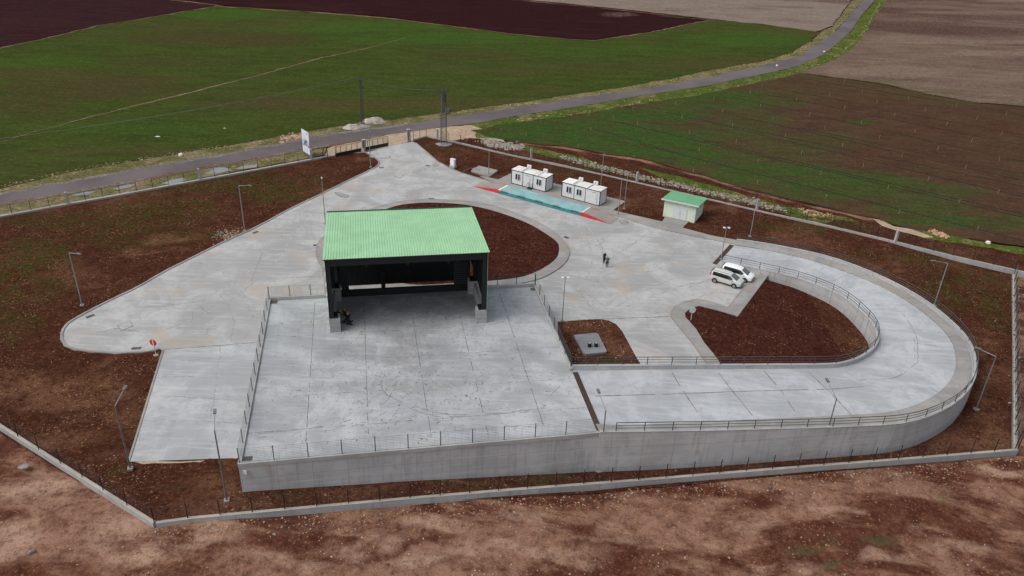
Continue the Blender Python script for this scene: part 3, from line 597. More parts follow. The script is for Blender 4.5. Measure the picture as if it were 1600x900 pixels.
patchdisc(680, 257.5, .8, 1.2, 'small brownish repair patch next to the grate on the right side of the entrance lane', 'pad', 4, 'repair_patch', 'concrete patch', rim='patch')

# wheel marks swept over the lower yard
M_['yardmark'] = flat('yard_wheel_mark', (.30, .298, .292), .9, vary=.2, vs=1)
m = MB()
for P in ([(640, 232), (655, 262), (690, 290), (735, 318)], [(652, 232), (670, 262), (705, 288), (755, 316)], [(900, 350), (925, 385), (925, 425), (900, 455)], [(915, 350), (942, 385), (944, 425), (920, 462)], [(960, 480), (1010, 455), (1060, 430), (1110, 425)], [(950, 490), (1010, 468), (1065, 445), (1105, 440)], [(470, 330), (440, 370), (400, 420), (300, 480), (170, 520)], [(482, 335), (455, 372), (420, 425), (330, 490), (200, 535)]):
    Q = smooth_line(pl(P, .058), 3)
    for a, b in zip(Q, Q[1:]):
        if (b-a).length < .05 or mnoise.noise(a*.15) < -.12: continue
        d = (b-a).normalized(); n = Vector((-d.y, d.x, 0)); h = n*.11
        m.add([a+h, a-h, b-h, b+h], [(0, 3, 2, 1)])
m.build('wheel_marks', M_['yardmark'], None, 'structure', fix=False)

# ------------------------------------------------------------------ platform
PW0, PW1, PV0, PV1 = -7.2, 24.7, -21.0, 8.3; ZP = 4.0
m = MB(); m.prism([UV(PW0, PV0), UV(PW1, PV0), UV(PW1, PV1), UV(PW0, PV1)], -1.5, ZP-.25); 
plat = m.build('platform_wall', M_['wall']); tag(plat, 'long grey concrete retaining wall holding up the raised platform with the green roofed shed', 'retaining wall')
m = MB(); m.prism([UV(PW0+.02, PV0+.02), UV(PW1-.02, PV0+.02), UV(PW1-.02, PV1-.02), UV(PW0+.02, PV1-.02)], ZP-.249, ZP); m.build('platform_slab', M_['slab'], None, 'structure')
# coping: low upstands round the edge
cap = thing('parapet_wall', 'low pale concrete upstand running round the edge of the raised platform', 'low wall', UV(PW0, PV0, ZP))
def capseg(u0, v0, u1, v1, h, nm):
    mm = MB(); a = UV(u0, v0, 0)-UV(PW0, PV0, 0); b = UV(u1, v1, 0)-UV(PW0, PV0, 0)
    poly = [UV(min(u0, u1), min(v0, v1)), UV(max(u0, u1), min(v0, v1)), UV(max(u0, u1), max(v0, v1)), UV(min(u0, u1), max(v0, v1))]
    o0 = UV(PW0, PV0); mm.prism([(p.x-o0.x, p.y-o0.y) for p in poly], -.27, h); mm.build(nm, M_['cap'], cap)
capseg(PW0-.04, PV0-.04, PW1, PV0+.28, .14, 'coping'); capseg(PW0-.04, PV0+.28, PW0+.26, PV1-.28, .2, 'coping')
capseg(PW0-.04, PV1-.28, .2, PV1+.03, .42, 'coping'); capseg(17.4, PV1-.28, PW1+.04, PV1+.03, .42, 'coping'); capseg(PW1-.26, -10.6, PW1+.04, PV1-.28, .3, 'coping')
# joints of the platform slab
m = MB()
for a, b, c, d in ((492.5, 465, 478, 690), (568.7, 472, 576, 690), (638.7, 457, 674, 683), (717.5, 487, 763, 680), (779, 453, 849, 664)):
    dashline(m, G(a, b, ZP), G(c, d, ZP), .075, .12, .005, .03, .85)
for a, b, c, d in ((412.5, 528.7, 868, 501), (405, 571.5, 882, 542), (398, 622.5, 898, 591.5), (385, 677, 928, 636)):
    dashline(m, G(a, b, ZP), G(c, d, ZP), .06, .4, .005, .05, .6)
for P in ([(568, 472), (600, 471), (600, 477), (628, 477)], [(596, 471), (596, 478)], [(625, 486), (680, 487)], [(690, 500), (730, 497)], [(545, 520), (555, 521)], [(860, 618), (890, 588)]):
    for a, b in zip(P, P[1:]): dashline(m, G(*a, ZP), G(*b, ZP), .07, .1, .005, .03, .8)
m.build('platform_joints', M_['joint'], None, 'structure', fix=False)
# tyre marks
M_['tyremark'] = flat('tyre_mark', (.16, .16, .165), .9, vary=.3, vs=1)
m = MB()
def arc(px, wdt, dens=.75):
    P = smooth_line(zline(px, ZP), 2)
    for a, b in zip(P, P[1:]):
        if (b-a).length > .05 and random.random() < dens:
            d = (b-a).normalized(); n = Vector((-d.y, d.x, 0)); j = n*random.uniform(-.05, .05); h = n*wdt*random.uniform(.3, 1)/2
            m.add([a+j+h+Vector((0, 0, .008)), a+j-h+Vector((0, 0, .008)), b+j-h+Vector((0, 0, .008)), b+j+h+Vector((0, 0, .008))], [(0, 3, 2, 1)])
arc([(402, 678), (440, 674), (500, 668), (545, 658), (580, 644), (605, 626), (618, 606), (620, 588)], .1)
arc([(405, 684), (470, 678), (520, 672), (560, 663), (597, 650), (615, 630)], .07, .5)
arc([(602, 585), (594, 600), (600, 616), (620, 624), (645, 636), (680, 645), (720, 649), (780, 646), (830, 640)], .1)
arc([(612, 600), (625, 622), (660, 640), (700, 650), (760, 652)], .07, .6)
arc([(600, 612), (630, 634), (670, 650), (720, 652), (800, 646), (850, 637)], .09, .6)
arc([(560, 664), (600, 662), (640, 656), (680, 654)], .07, .5)
arc([(640, 650), (700, 660), (760, 664), (840, 668)], .07, .4)
for _ in range(1700):
    u = random.uniform(PW0+1, PW1-1); v = random.uniform(PV0+1, PV1-1)
    q_ = random.random()
    if q_ < .4: u = random.gauss(9, 6); v = random.gauss(-11, 5)
    elif q_ < .65: u = random.gauss(8, 4.5); v = random.gauss(1, 4)
    if not (PW0+.6 < u < PW1-.6 and PV0+.6 < v < PV1-.6): continue
    p = UV(u, v, ZP+.006); a = random.uniform(0, 6.3); d = Vector((math.cos(a), math.sin(a), 0)); n = Vector((-d.y, d.x, 0)); l = random.uniform(.05, .4); h = random.uniform(.015, .055)*(1 if random.random() < .96 else 3)
    m.add([p+n*h, p+d*l+n*h*.3, p+d*l-n*h, p-n*h*.6], [(0, 3, 2, 1)])
m.build('tyre_marks', M_['tyremark'], None, 'structure', fix=False)

# ------------------------------------------------------------------ ramp
inn = [(1128.5,407),(1172,416),(1196,421),(1220,427),(1244,432),(1265,439.5),(1286,447),(1307,456),(1325,466.5),(1340,478.5),(1352.5,490),(1364.5,502),(1370.5,512.5),(1374,523),(1373.5,533.5),(1366,544),(1357,551.5),(1342,560),(1322.5,566),(1300,569.5),(1200,570),(1100,570.5),(960,571),(898,577)]
out = [(1151,374),(1172,376),(1196,380),(1217,384),(1239.5,388),(1260.5,392),(1283,397.5),(1305.5,403.5),(1326.5,411),(1348,419),(1369,428),(1388.5,437),(1408,447),(1427,457.5),(1444,468),(1459,479),(1474,491),(1487.5,503),(1501,515.5),(1511.5,529),(1519,542.5),(1522,554.5),(1523.5,566.5),(1524,578.5),(1522,589),(1514.5,602),(1505.5,614.5),(1493.5,627),(1477,636),(1457.5,645),(1436.5,652.5),(1412.5,658),(1385.5,661.5),(1355.5,662),(1325.5,664),(1300,665),(1100,670),(940,673)]
swk = [(1146.5,382),(1190,388.5),(1229,396),(1265,405),(1295,414),(1325,426),(1340,432),(1360,438),(1390,453),(1417,469),(1435,481.5),(1450,493.5),(1465,505),(1478.5,520),(1487.5,533.5),(1493,547),(1494,557.5),(1493.5,571),(1490.5,586),(1480,599.5),(1472.5,610),(1456,619),(1442.5,628),(1420,636),(1397.5,642),(1375,645),(1340,647.5),(1250,652),(1100,659),(950,666)]
kI = [0,4,7,10,14,17,19,23]; kO = [0,6,11,16,22,29,32,37]
fr = [0,.138,.24,.343,.464,.59,.652,1.]
def lift(px, k, dz):
    """ramp edge: height grows with distance along the ramp"""
    P0 = [G(x, y, 2+dz) for x, y in px]; L = arclen(P0); res = []
    for i, (x, y) in enumerate(px):
        j = max(q for q in range(len(k)-1) if k[q] <= i) if i < k[-1] else len(k)-2
        a, b = k[j], k[j+1]; t = (L[i]-L[a])/max(1e-6, L[b]-L[a]); f = fr[j]+(fr[j+1]-fr[j])*t
        res.append(G(x, y, ZP*f+dz))
    return res
I0 = lift(inn, kI, .5); O0 = lift(out, kO, .5)
I0[-1] = UV(PW1+.02, -10.45, 4.5); O0[-1] = UV(PW1+.02, PV0+.12, 4.3)
def stations(P, k, n=9):
    r = []
    for j in range(len(k)-1):
        r += resample(P[k[j]:k[j+1]+1], n if j < len(k)-2 else 20)[:-1]
    return r+[P[-1]]
def smoothpts(P, it=2):
    P = [p.copy() for p in P]
    for _ in range(it): P = [P[0]]+[(P[i-1]+P[i]*2+P[i+1])/4 for i in range(1, len(P)-1)]+[P[-1]]
    return P
IS = smoothpts(stations(I0, kI)); OS = smoothpts(stations(O0, kO)); NS = len(IS)
D = Vector((0, 0, 1))
I_top = IS; O_top = OS
ramp = MB(); rows = []
zr = [min(ZP, (I_top[i].z+O_top[i].z)/2-.5) for i in range(NS)]
for i in range(NS): zr[i] = max(.055, zr[i]) if i else .055
zr[-1] = ZP
# sidewalk edge: nearest distance from outer wall
SW = [G(x, y, 2) for x, y in swk]
def swwidth(i):
    a = O_top[i]; b = I_top[i]; d = (b-a); d.z = 0; d.normalize(); best = 1.2
    z = zr[i]+.13; P = [G(x, y, z) for x, y in swk]
    for p, q in zip(P, P[1:]):
        e = q-p; den = d.x*e.y-d.y*e.x
        if abs(den) < 1e-6: continue
        t = ((p.x-a.x)*e.y-(p.y-a.y)*e.x)/den; s = ((p.x-a.x)*d.y-(p.y-a.y)*d.x)/den
        if -.01 <= s <= 1.01 and 0 < t < 6: best = t; break
    return best
sww = [swwidth(i) for i in range(NS)]
for _ in range(4): sww = [sww[0]]+[(sww[i-1]+2*sww[i]+sww[i+1])/4 for i in range(1, NS-1)]+[sww[-1]]
sww = [max(.45, s) for s in sww]
vs = []; fs = []; vs2 = []; fs2 = []
for i in range(NS):
    a = I_top[i].copy(); b = O_top[i].copy(); a.z = b.z = zr[i]
    for k in range(9): vs.append(a.lerp(b, k/8))
    d = (a-b); d.normalize(); p0 = b+d*.2; p1 = b+d*sww[i]
    vs2 += [p0+D*-.1, p0+D*.13, p1+D*.13, p1+D*-.1]
for i in range(NS-1):
    for k in range(8): fs.append((i*9+k, i*9+k+1, (i+1)*9+k+1, (i+1)*9+k))
    for k in range(4): k2 = (k+1) % 4; fs2.append((i*4+k, (i+1)*4+k, (i+1)*4+k2, i*4+k2))
mm = MB(); mm.add(vs, fs); o = mm.build('ramp', M_['ramp'], None, 'structure', smooth=True)
mm = MB(); mm.add(vs2, fs2); mm.build('ramp_footpath', M_['walk'], None, 'structure')
def wall(name, P, inward, topz, basez, label, thick=.26, start=0):
    """P: centre line of the top; the wall goes down to basez"""
    root = thing(name, label, 'retaining wall', (P[start].x, P[start].y, 0))
    v = []; f = []; v2 = []; f2 = []; n = len(P)
    for i in range(start, n):
        a = P[max(0, i-1)]; b = P[min(n-1, i+1)]; d = b-a; d.z = 0; d.normalize(); q = Vector((-d.y, d.x, 0))*inward
        p = P[i]-Vector((root.location.x, root.location.y, 0)); zt = p.z
        for off, z in ((-.02, basez), (thick, basez), (thick, zt-.06), (-.02, zt-.06)): v.append((p.x+q.x*off, p.y+q.y*off, z))
        for off, z in ((-.05, zt-.06), (thick+.03, zt-.06), (thick+.03, zt), (-.05, zt)): v2.append((p.x+q.x*off, p.y+q.y*off, z))
    k = n-start
    for i in range(k-1):
        for c in range(4): c2 = (c+1) % 4; f.append((i*4+c, i*4+c2, (i+1)*4+c2, (i+1)*4+c)); f2.append(f[-1])
    for e in (0, (k-1)*4): f.append((e, e+1, e+2, e+3)); f2.append((e, e+1, e+2, e+3))
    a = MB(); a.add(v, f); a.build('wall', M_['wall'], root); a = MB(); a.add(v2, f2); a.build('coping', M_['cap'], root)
    return root
wall('ramp_wall', I_top, -1, None, -1.3, 'curved grey concrete wall on the inner side of the ramp, round the dark soil island')
wall('ramp_wall', O_top, 1, None, -1.5, 'long curved grey concrete wall on the outer side of the ramp')
# ramp joints and trench drains
m = MB()
def rampz(p):
    j = min(range(NS), key=lambda i: (I_top[i].lerp(O_top[i], .5)-Vector((p.x, p.y, zr[i]))).xy.length if True else 0); return zr[j]
def onramp(x, y):
    z = 2.
    for _ in range(6):
        p = G(x, y, z); best = None
        for i in range(NS-1):
            a, b = I_top[i], O_top[i]; d = (b-a).xy; t = (p.xy-a.xy).dot(d)/d.length_squared; e = (a.xy+d*t-p.xy).length
            if -.1 < t < 1.1 and (best is None or e < best[0]): best = (e, i)
        
        if best:
            i = best[1]; es = []
            for j in (i-1, i, i+1):
                if 0 <= j < NS:
                    a, b = I_top[j], O_top[j]; d = (b-a).xy; t = (p.xy-a.xy).dot(d)/d.length_squared; es.append(((a.xy+d*t-p.xy).length, j))
            es.sort(); (e1, j1), (e2, j2) = es[0], es[1]; z = (zr[j1]*e2+zr[j2]*e1)/max(1e-6, e1+e2)
    return G(x, y, z)
def rline(px, wdt, mm, dens=.9, wob=.04, zo=.018):
    P = [onramp(x, y) for x, y in px]
    for a, b in zip(P, P[1:]):
        L = (b-a).length; k = max(1, int(L/.8))
        for j in range(k):
            if random.random() > dens: continue
            p = a.lerp(b, j/k); q = a.lerp(b, (j+.95)/k); d = (q-p).normalized(); n = Vector((-d.y, d.x, 0)); h = wdt*random.uniform(.5, 1.1)/2
            o1 = n*mnoise.noise(p*1.3)*wob; o2 = n*mnoise.noise(q*1.3)*wob
            mm.add([p+o1+n*h+D*zo, p+o1-n*h+D*zo, q+o2-n*h+D*zo, q+o2+n*h+D*zo], [(0, 3, 2, 1)])
for P in ([(978, 584), (1014, 654)], [(1050, 583), (1072, 618), (1090, 645)], [(1122, 582), (1150, 618), (1176, 650)], [(1194, 580), (1220, 610), (1242, 643)], [(1262, 580), (1300, 616), (1330, 648)], [(930, 619), (1000, 617), (1072, 615), (1145, 612), (1216, 610), (1300, 608), (1350, 604)]):
    rline(P, .085, m, .9)
m.build('ramp_joints', M_['joint'], None, 'structure', fix=False)
m = MB()
for P in ([(1320, 579), (1342, 594), (1392, 592), (1412, 584)], [(1410, 490), (1424, 508), (1433, 530), (1434, 566), (1412, 584)], [(1412, 490), (1428, 520), (1429, 560)], [(1430, 536), (1490, 546)], [(1440, 602), (1468, 614)], [(1408, 585), (1440, 610)], [(1430, 515), (1475, 521)], [(1245, 432), (1292, 416)], [(1300, 440), (1330, 426)], [(1165, 408), (1178, 391)], [(1210, 420), (1240, 400)]):
    rline(P, .07, m, .8, .15)
m.build('ramp_cracks', M_['crack'], None, 'structure', fix=False)
def drain(a, b, wdt, label, mat='rust'):
    a = Vector(a); b = Vector(b); L = (b-a).length; d = (b-a)/L; rz = math.atan2(d.y, d.x)
    t = thing('trench_drain', label, 'trench drain', (a+b)/2, rz)
    q = MB(); q.box((0, 0, .012), (L, wdt, .02)); q.build('channel', M_['grate'], t)
    q = MB(); k = int(L/.22)
    for i in range(k): q.box((-L/2+(i+.5)*L/k, 0, .032), (L/k*.75, wdt*.96, .022))
    q.build('grating', M_[mat], t)
drain(UV(PW1+.25, -10.9, 4), UV(PW1+.15, PV0+.4, 4), .55, 'long rusty brown drain grating across the top of the ramp, beside the platform')
drain(G(1116.5, 412.5, .055), G(1143.5, 383, .055), .65, 'rusty brown drain grating across the foot of the ramp, near the parked cars')

# ------------------------------------------------------------------ railings and fences
def railing(P, label, hgt=.95, spacing=2.7, cat='railing', grp=None, r=.028):
    t = thing('railing', label, cat, P[0]); o = P[0]; Q = [p-o for p in P]; L = arclen(Q); n = max(1, round(L[-1]/spacing))
    for i in range(n+1):
        p = along(Q, L[-1]*i/n, L); q = MB(); q.bar(p, p+D*hgt, .042, 6); q.build('post', M_['rail'], t)
    S = [along(Q, L[-1]*i/(n*2), L) for i in range(n*2+1)]
    for h, rr in ((hgt, .027), (hgt*.66, .018), (hgt*.33, .018)):
        q = MB(); q.sweep([p+D*h for p in S], [(-rr, -rr), (rr, -rr), (rr, rr), (-rr, rr)]); q.build('rail', M_['rail'], t)
    return t
def off(P, o):
    res = []
    for i in range(len(P)):
        d = P[min(len(P)-1, i+1)]-P[max(0, i-1)]; d.z = 0; d.normalize(); res.append(P[i]+Vector((-d.y, d.x, 0))*o)
    return res
railing(off(I_top, -.13), 'grey metal railing with three rails on the inner wall of the ramp')
railing(off(O_top, .13)[:-1], 'grey metal railing with three rails on the outer wall of the ramp')
def fence(P, n, label, hgt=1.65, cols=(), pr=.042, wires=True, thick=1, mat='black', name='fence', wr=.0016, skip=()):
    t = thing(name, label, 'fence', P[0]); o = P[0]; Q = [p-o for p in P]; L = arclen(Q); pts = [along(Q, L[-1]*i/n, L) for i in range(n+1)]
    for i, p in enumerate(pts):
        if i in skip: continue
        if i in cols:
            q = MB(); q.box(p+D*.85, (.36, .36, 2.1), rz=.3); q.build('column', M_['cap'], t)
        else:
            q = MB(); q.bar(p-D*.05, p+D*hgt, pr, 6); q.build('post', M_[mat], t)
    if wires:
        q = MB(); k = 8
        for j in range(k+1):
            z = .06+(hgt-.12)*j/k; rr = wr*(1.6 if j in (0, k) else 1)
            for a, b in zip(Q, Q[1:]):
                q.sweep([a+D*z, b+D*z], [(-rr, -rr), (rr, -rr), (rr, rr), (-rr, rr)], cap=False)
        for a, b in zip(Q, Q[1:]):
            l = (b-a).length; c = int(l/.6)
            for s in range(c):
                p = a.lerp(b, (s+.5)/c); q.add([p+Vector((-wr*.8, 0, .06)), p+Vector((wr*.8, 0, .06)), p+Vector((wr*.8, 0, hgt-.06)), p+Vector((-wr*.8, 0, hgt-.06))], [(0, 1, 2, 3)])
        q.build('wire_mesh', M_['wire'], t, fix=False)
    return t
def lowwall(P, h0, h1, label, mat='lowwall', wdt=.28, depth=1.0):
    t = thing('boundary_wall', label, 'wall', P[0]); Q = [p-P[0] for p in P]
    q = MB(); q.sweep(Q, [(-wdt/2, -depth), (wdt/2, -depth), (wdt/2, -.03), (-wdt/2, -.03)]); q.build('wall', M_['lowwall'], t)
    q = MB(); q.sweep(Q, [(-wdt/2-.01, -.03), (wdt/2+.01, -.03), (wdt/2+.01, .0), (-wdt/2-.01, .0)]); q.build('coping', M_['cap2'], t)
def up(P, z): return [p+D*z for p in P]
def onT(px, py, h):
    z = 0.
    for _ in range(8): p = G(px, py, z); z = T(p.x, p.y)+h
    return G(px, py, z)
WB = [onT(x, y, h) for x, y, h in ((241, 816, .35), (300, 808.5, .3), (400, 799.5, .5), (500, 790.5, .6), (650, 777, .62), (800, 764.5, .62), (1000, 749.5, .62), (1200, 733, .65), (1400, 717.5, .65), (1590, 702, .65))]
WL = [onT(x, y, .62) for x, y in ((-140, 573), (0, 664), (60, 702), (120, 740), (180, 778))] + [WB[0]]
lowwall(WL, 0, 0, 'grey low boundary wall slanting along the lower left corner')
lowwall([WB[0]+Vector((.15, .0, -.0))]+WB[1:], 0, 0, 'long grey low boundary wall running below the platform and ramp')
WRt = [WB[-1]+Vector((-.1, .2, 0)), onT(1586, 550, .5), onT(1584.5, 428, .5)]
lowwall(WRt, 0, 0, 'grey low boundary wall down the right hand edge', wdt=.34)
WT = [G(1700, 449, .2)]+[G(x, y, .2) for x, y in ((1585, 421), (1490, 399.5), (1375, 371), (1275, 347.5), (1200, 332), (1112, 311.5), (950, 274), (872, 256), (798, 241.5), (720, 223), (666, 212))]
lowwall(WT, 0, 0, 'pale low boundary wall along the irrigated field behind the hut and cabins', wdt=.32)
WGt = [G(666, 212, .35), G(646, 217.5, .35)]
lowwall(WGt, 0, 0, 'short low wall between the corner and the right gate pillar', wdt=.3)
WRo = [G(x, y, .3) for x, y in ((-140, 364), (0, 337), (100, 319), (200, 301), (300, 282.5), (400, 264.5), (507, 244.5), (526, 241))]
lowwall(WRo, 0, 0, 'pale low boundary wall along the road, left of the gate', wdt=.6)
fence(WL, 12, 'black post and wire fence on the low wall of the lower left corner', 1.65)
fence(WB, 31, 'long black post and wire fence on the low wall below the platform', 1.65)
fence(off(WRt, -.0), 17, 'black post and wire fence down the right hand boundary', 1.75, pr=.05, wr=.006)
fence(WT[1:], 39, 'black post and wire fence with concrete columns along the irrigated field', 1.6, cols=(6, 14, 22, 30, 38), pr=.045)
fence(WRo, 26, 'black post and wire fence with concrete columns along the road', 1.6, cols=(8, 16, 24))
fence(WGt, 2, 'short black post and wire fence beside the right gate pillar', 1.6)
fence([UV(PW0+.1, PV0+.12, ZP+.2), UV(PW0+.1, PV1-.12, ZP+.2)], 11, 'wire fence with slim posts on the left edge of the platform', 1.5, pr=.04, mat='darkgreen', wr=.0045)
fence([UV(PW0+.1, PV0+.12, ZP+.14), UV(PW1-.3, PV0+.12, ZP+.14)], 11, 'wire fence with slim posts on the front edge of the platform', 1.55, pr=.04, mat='darkgreen', wr=.0045, skip=(11,))
fence([UV(PW0+.1, PV1-.12, ZP+.42), UV(0, PV1-.12, ZP+.42)], 3, 'wire fence with slim posts on the back edge of the platform, left of the shed', 1.4, pr=.04, mat='darkgreen', wr=.0045, skip=(3,))
fence([UV(17.6, PV1-.12, ZP+.42), UV(PW1-.1, PV1-.12, ZP+.42)], 3, 'wire fence with slim posts on the back edge of the platform, right of the shed', 1.4, pr=.04, mat='darkgreen', wr=.0045, skip=(0,))
fence([UV(PW1-.1, PV1-.4, ZP+.3), UV(PW1-.1, -10.4, ZP+.3)], 7, 'wire fence with slim posts on the right edge of the platform above the tank slab', 1.45, pr=.04, mat='darkgreen', wr=.0045)

# ------------------------------------------------------------------ the green roofed shed on the platform
def shed():
    WID, DEP = 17.37, 14.2
    root = thing('open_shed', 'tall open fronted dark steel shed with a mint green ribbed roof on the raised platform', 'shed', UV(0, 0, ZP), AX)
    zf, zb = 13.05-ZP, 12.25-ZP
    # roof
    q = MB(); n = 62; x0, x1 = -.12, WID+.14; y0, y1 = -.35, DEP+.15
    prof = []
    for i in range(n):
        a = x0+(x1-x0)*i/n; s = (x1-x0)/n
        prof += [(a, 0), (a+s*.50, 0), (a+s*.62, .04), (a+s*.88, .04)]
    prof.append((x1, 0))
    def zr_(y): return zf+(zb-zf)*(y-y0)/(y1-y0)
    v = [(x, y, zr_(y)+h) for y in (y0, y1) for x, h in prof]; k = len(prof)
    q.add(v, [(i, i+1, k+i+1, k+i) for i in range(k-1)]); roof = q.build('roof', M_['greenroof'], root, fix=False)
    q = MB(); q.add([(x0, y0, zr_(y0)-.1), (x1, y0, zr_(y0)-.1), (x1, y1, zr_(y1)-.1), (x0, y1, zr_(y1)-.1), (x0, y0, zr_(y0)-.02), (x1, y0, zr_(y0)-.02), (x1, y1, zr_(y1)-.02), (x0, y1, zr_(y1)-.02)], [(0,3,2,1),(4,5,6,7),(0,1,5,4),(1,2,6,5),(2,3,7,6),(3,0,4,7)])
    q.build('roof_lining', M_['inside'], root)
    q = MB(); q.box(((x0+x1)/2, y1+.05, zb+.02), (x1-x0, .12, .22)); q.build('gutter', M_['darkgreen'], root)
    q = MB(); q.box((WID/2, .3, zf-.62), (WID, .25, .9)); q.build('front_beam', M_['steel'], root)
    q = MB()
    for i in range(9):
        y = 1.5+i*1.5; q.box((WID/2, y, zr_(y)-.28), (WID-.3, .12, .22))
    q.build('purlins', M_['steel'], root)
    for x in (4.3, 8.7, 13.1):
        q = MB(); q.box((x, DEP/2, (zf+zb)/2-.85), (.25, DEP-.8, .4)); q.build('roof_beam', M_['steel'], root)
    # pedestals and columns
    for x, y in ((.6, .6), (WID-.6, .6), (.6, 7.6), (WID-.6, 7.6)):
        q = MB(); q.box((x, y, .86), (1.15, 1.15, 1.72))
        for zz in (.58, 1.15): q.box((x, y, zz), (1.162, 1.162, .018), mi=1)
        q.build('pedestal', [M_['cap'], M_['joint']], root)
        q = MB(); s = 1 if x < 5 else -1; w_ = 7.0 if y < 3 else 6.6
        q.box((x-s*.28, y-.1, 1.72+w_/2), (.44, .8, w_)); q.box((x-s*.1, y, 1.83), (.9, 1.05, .22))
        q.build('column', M_['steel'], root)
    for x in (.35, WID-.35):
        q = MB(); q.box((x, DEP-.3, 3.1-1.4), (.5, .5, 11.6)); q.build('column', M_['steel'], root)
    # side walls: low concrete wall, dark lined green sheeting above with light gaps
    for s, x in ((1, .05), (-1, WID-.05)):
        q = MB(); q.box((x+s*.35, 4.1, .75), (.3, 5.9, 1.5)); q.build('side_wall', M_['wall'], root)
        o_ = MB(); i_ = MB(); zs = [1.5, 2.75, 4.0, 5.25, 6.5, 7.6]
        def panel(y0, y1, z0, z1, slope=False):
            e0 = zr_(y0)-.1 if slope else z1; e1 = zr_(y1)-.1 if slope else z1
            for mb, xa, xb in ((o_, x-s*.03, x), (i_, x+s*.002, x+s*.04)):
                mb.add([(xa, y0, z0), (xa, y1, z0), (xa, y1, e1), (xa, y0, e0), (xb, y0, z0), (xb, y1, z0), (xb, y1, e1), (xb, y0, e0)], [(0,1,2,3),(7,6,5,4),(0,4,5,1),(1,5,6,2),(2,6,7,3),(3,7,4,0)])
        panel(0, 1.2, 1.5, 0, True); panel(7.0, DEP, 1.5, 0, True)
        for a, b in zip(zs, zs[1:]): panel(1.2, 7.0, a+.05, b-.05)
        panel(1.2, 7.0, zs[-1]+.05, 0, True)
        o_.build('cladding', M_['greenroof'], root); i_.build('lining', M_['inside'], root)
        q = MB()
        for zz in zs[1:]: q.box((x-s*.1, 4.1, zz-.06), (.16, 5.9, .03))  # white strips added outside the gaps to catch sky light and read as daylight
        q.build('gap_reflectors', M_['white'], root)
    # back wall reaching down over the lower yard
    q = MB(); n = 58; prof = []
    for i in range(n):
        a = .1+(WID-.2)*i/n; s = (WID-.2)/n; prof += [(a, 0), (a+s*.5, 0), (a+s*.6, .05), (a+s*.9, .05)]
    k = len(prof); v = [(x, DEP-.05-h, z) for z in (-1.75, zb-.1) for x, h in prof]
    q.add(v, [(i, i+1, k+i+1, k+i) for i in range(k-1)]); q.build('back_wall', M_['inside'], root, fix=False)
    # barrier, frame and louvres at the tipping edge
    q = MB(); q.box((WID/2, 8.15, .42), (WID-2.3, .3, .84)); q.build('tipping_barrier', M_['black'], root)
    for a, b in ((1.2, 2.1), (14.55, 16.1)):
        q = MB(); q.box(((a+b)/2, 8.1, 4.0), (b-a, .1, 6.3))
        for i in range(22): q.box(((a+b)/2, 8.03, 1.1+i*.28), (b-a, .04, .06), mi=1)
        q.build('louvre_panel', [M_['inside'], M_['rail']], root)
    q = MB(); q.box((8.4, 8.12, 6.6), (12.5, .12, 1.6)); q.build('lintel_panel', M_['inside'], root)
    q = MB(); q.box((6.2, 13.95, -1.9), (.5, .3, 4.0)); q.build('back_post', M_['inside'], root)
    q = MB(); q.box((12.9, 13.9, 2.4), (2.4, .14, 2.6)); q.build('inner_hatch', M_['black'], root)
    return root
shed()

# ------------------------------------------------------------------ hut
def hut():
    a, b = G(1035.5, 338), G(1084.5, 348.8); d = (b-a); W_ = d.length; rz = math.atan2(d.y, d.x); dep = 4.6
    root = thing('utility_hut', 'small pale green hut with a mint green lean-to roof and white double doors', 'hut', a+D*.02, rz)
    H0, H1 = 2.95, 2.55
    q = MB(); q.add([(0,0,-.1),(W_,0,-.1),(W_,dep,-.1),(0,dep,-.1),(0,0,H0),(W_,0,H0),(W_,dep,H1),(0,dep,H1)], [(0,3,2,1),(4,5,6,7),(0,1,5,4),(1,2,6,5),(2,3,7,6),(3,0,4,7)]); q.build('wall', M_['hutwall'], root)
    e = .45; q = MB(); q.add([(-e,-e,H0+.06),(W_+e,-e,H0+.06),(W_+e,dep+e,H1+.0),(-e,dep+e,H1+.0),(-e,-e,H0+.2),(W_+e,-e,H0+.2),(W_+e,dep+e,H1+.14),(-e,dep+e,H1+.14)], [(0,3,2,1),(4,5,6,7),(0,1,5,4),(1,2,6,5),(2,3,7,6),(3,0,4,7)])
    rf = q.build('roof', M_['hutroof'], root)
    q = MB()
    n = 26
    for i in range(n):
        x = -e+.1+(W_+2*e-.2)*i/(n-1); q.box((x, dep/2, (H0+H1)/2+.185), (.05, dep+2*e, .03), rot=Matrix.Rotation(math.atan2(H1-H0-.06, dep+2*e), 3, 'X'))
    q.build('roof_ribs', M_['hutroof'], rf)
    q = MB(); q.box((W_/2, -e-.03, H0+.12), (W_+2*e, .05, .2)); q.build('fascia', M_['white'], root)
    for k in (0, 1):
        x = W_*.3+k*1.18+.59; q = MB(); q.box((x, -.03, 1.1), (1.15, .06, 2.15)); dd = q.build('door', M_['white'], root)
        q = MB()
        for z in (-.45, -.15, .15, .45): q.box((x+z, -.063, 1.1), (.012, .01, 2.0))
        q.box((x+(.45 if k == 0 else -.45), -.08, 1.1), (.04, .05, .16)); q.build('door_trim', M_['rail'], dd)
    q = MB(); q.box((W_+.02, dep*.6, 2.1), (.05, .35, .3)); q.build('vent', M_['galvd'], root)
hut()

